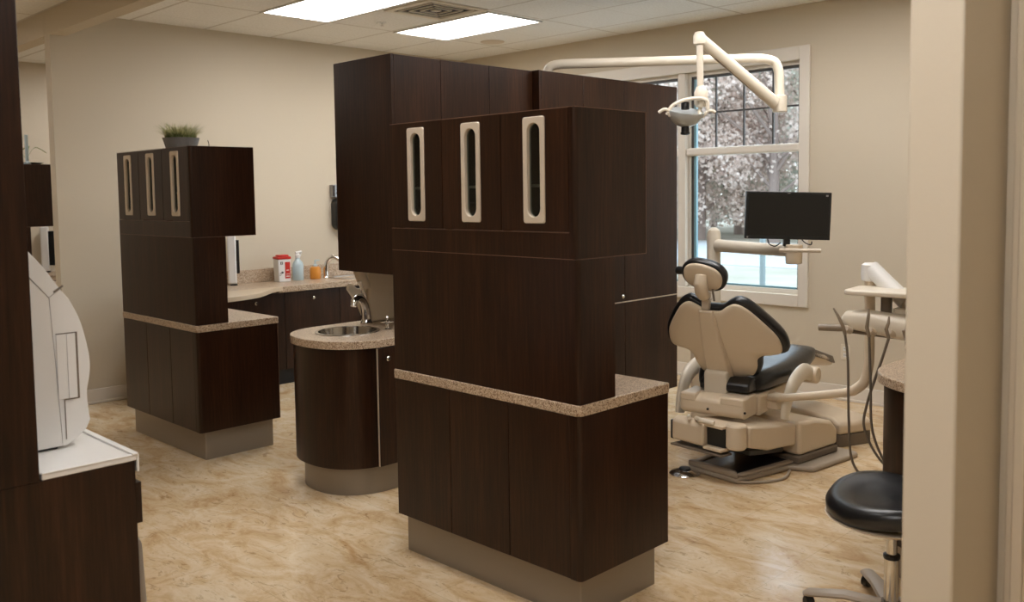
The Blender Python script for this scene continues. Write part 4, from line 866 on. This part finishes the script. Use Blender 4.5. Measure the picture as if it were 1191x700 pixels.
# ------------------------------------------------------------------ outdoors
struct('ground_outside', B((7.0, 90, -60, 90, -0.35, -0.30)), M['ground'])
struct('road_outside', B((20, 29, -60, 90, -0.2995, -0.28), (7.5, 12.5, -60, 90, -0.2995, -0.285)), M['road'])
tag(link('marker_post', lathe(bmesh.new(), [(0.04, -0.28), (0.04, 1.05), (0.03, 1.08)], 16), M['postgrey'], loc=(11.4, 6.45, 0)), 'slim grey post outside the window below the monitor', 'post')
def tree(x, y, h, w, m, label, nleaf=2600, z0=-0.3):
    t = empty('tree', label, 'tree', (x, y, z0), group='trees outside the window')
    bm = T([(0, 0, 0), (0.05, 0, h*0.3), (0, 0.1, h*0.75)], [0.22, 0.16, 0.04], 10); cl = []
    for k in range(26):
        a = random.uniform(0, 2*PI); zz = random.uniform(0.09, 0.92)*h; r = w*random.uniform(0.25, 0.8)*(1.15-abs(zz/h-0.5)*1.2)
        c = Vector((r*math.cos(a), r*math.sin(a), zz)); cl.append((c, random.uniform(0.28, 0.5)*w)); tube(bm, [(0, 0, zz*0.6), c*0.6+Vector((0, 0, zz*0.35)), c], [0.07, 0.045, 0.015], 6)
    link('trunk', bm, M['bark'], t)
    bm = bmesh.new()
    for i in range(nleaf):
        c, r = random.choice(cl); d = Vector((random.gauss(0, 1), random.gauss(0, 1), random.gauss(0, 1))).normalized()*min(1.6, random.random()**0.4*1.5); p = c+d*(r*0.62)
        if p.z < 0.5: continue
        s = random.uniform(0.05, 0.10); q = Vector((random.uniform(-1, 1), random.uniform(-1, 1), random.uniform(-1, 1))).normalized(); e = q.orthogonal().normalized()*s; g = q.cross(e)
        bm.faces.new([bm.verts.new(p+e), bm.verts.new(p+g*0.7), bm.verts.new(p-e), bm.verts.new(p-g*0.7)])
    l = link('foliage', bm, m, t, smooth=0); l['kind'] = 'stuff'
    return t
random.seed(11)
names = ['russet tree outside the right part of the window', 'grey-green tree outside behind the dental lamp', 'russet tree outside beyond the monitor', 'tall bare-branched tree beyond the left window pane', 'distant russet tree at the right edge of the window', 'distant grey-green tree behind the other trees', 'distant russet tree low behind the monitor arm', 'broad russet tree behind the tall cabinet side of the window']
for i, (d, px, h, w, m) in enumerate(((32, 900, 11, 4.2, 'leaf_pink'), (34, 815, 12, 4.2, 'leaf_pink'), (38, 860, 12, 4.5, 'leaf_green'), (36, 745, 13, 4.5, 'leaf_green'), (36, 950, 11, 4.5, 'leaf_green'), (46, 830, 15, 6, 'leaf_green'), (44, 885, 14, 6, 'leaf_pink'), (42, 780, 14, 6, 'leaf_pink'))):
    a = 0.783848-math.atan((px-595.5)/1060.2)
    tree(d*math.cos(a)*1.05, d*math.sin(a)*1.05, h, w, M[m], names[i], 24000)

# ------------------------------------------------------------------ world, camera
W = bpy.data.worlds.new('World'); SC.world = W; W.use_nodes = True
nt = W.node_tree; bg = nt.nodes['Background']
tcw = nt.nodes.new('ShaderNodeTexCoord'); sxyz = nt.nodes.new('ShaderNodeSeparateXYZ'); nt.links.new(tcw.outputs['Generated'], sxyz.inputs[0])
rw = ramp(nt, [(0.0, (0.80, 0.88, 0.92, 1)), (0.5, (0.62, 0.78, 0.92, 1))]); nt.links.new(sxyz.outputs['Z'], rw.inputs['Fac']); nt.links.new(rw.outputs['Color'], bg.inputs['Color'])
bg.inputs['Strength'].default_value = 2.4

yaw, pitch, roll, F_PX, CYP = 7.83847777e-01, 7.02595959e-02, -1.33518853e-02, 1060.24526, 298.561724
f = Vector((math.cos(yaw)*math.cos(pitch), math.sin(yaw)*math.cos(pitch), -math.sin(pitch)))
r = f.cross(Vector((0, 0, 1))).normalized(); u = r.cross(f)
r2 = r*math.cos(roll)+u*math.sin(roll); u2 = u*math.cos(roll)-r*math.sin(roll)
cam = bpy.data.cameras.new('camera'); co = bpy.data.objects.new('camera', cam); COL.objects.link(co)
mw = Matrix(((r2.x, u2.x, -f.x, 0), (r2.y, u2.y, -f.y, 0), (r2.z, u2.z, -f.z, H), (0, 0, 0, 1)))
co.matrix_world = mw
cam.sensor_fit = 'HORIZONTAL'; cam.sensor_width = 36; cam.lens = F_PX/1191*36
cam.shift_y = -(350-CYP)/1191
cam.clip_start = 0.05; cam.clip_end = 300
cam.dof.use_dof = True; cam.dof.focus_distance = 4.6; cam.dof.aperture_fstop = 4.0
SC.camera = co
SC.view_settings.view_transform = 'Standard'; SC.view_settings.look = 'None'; SC.view_settings.gamma = 1; SC.view_settings.exposure = 1.0
SC.view_settings.use_curve_mapping = False
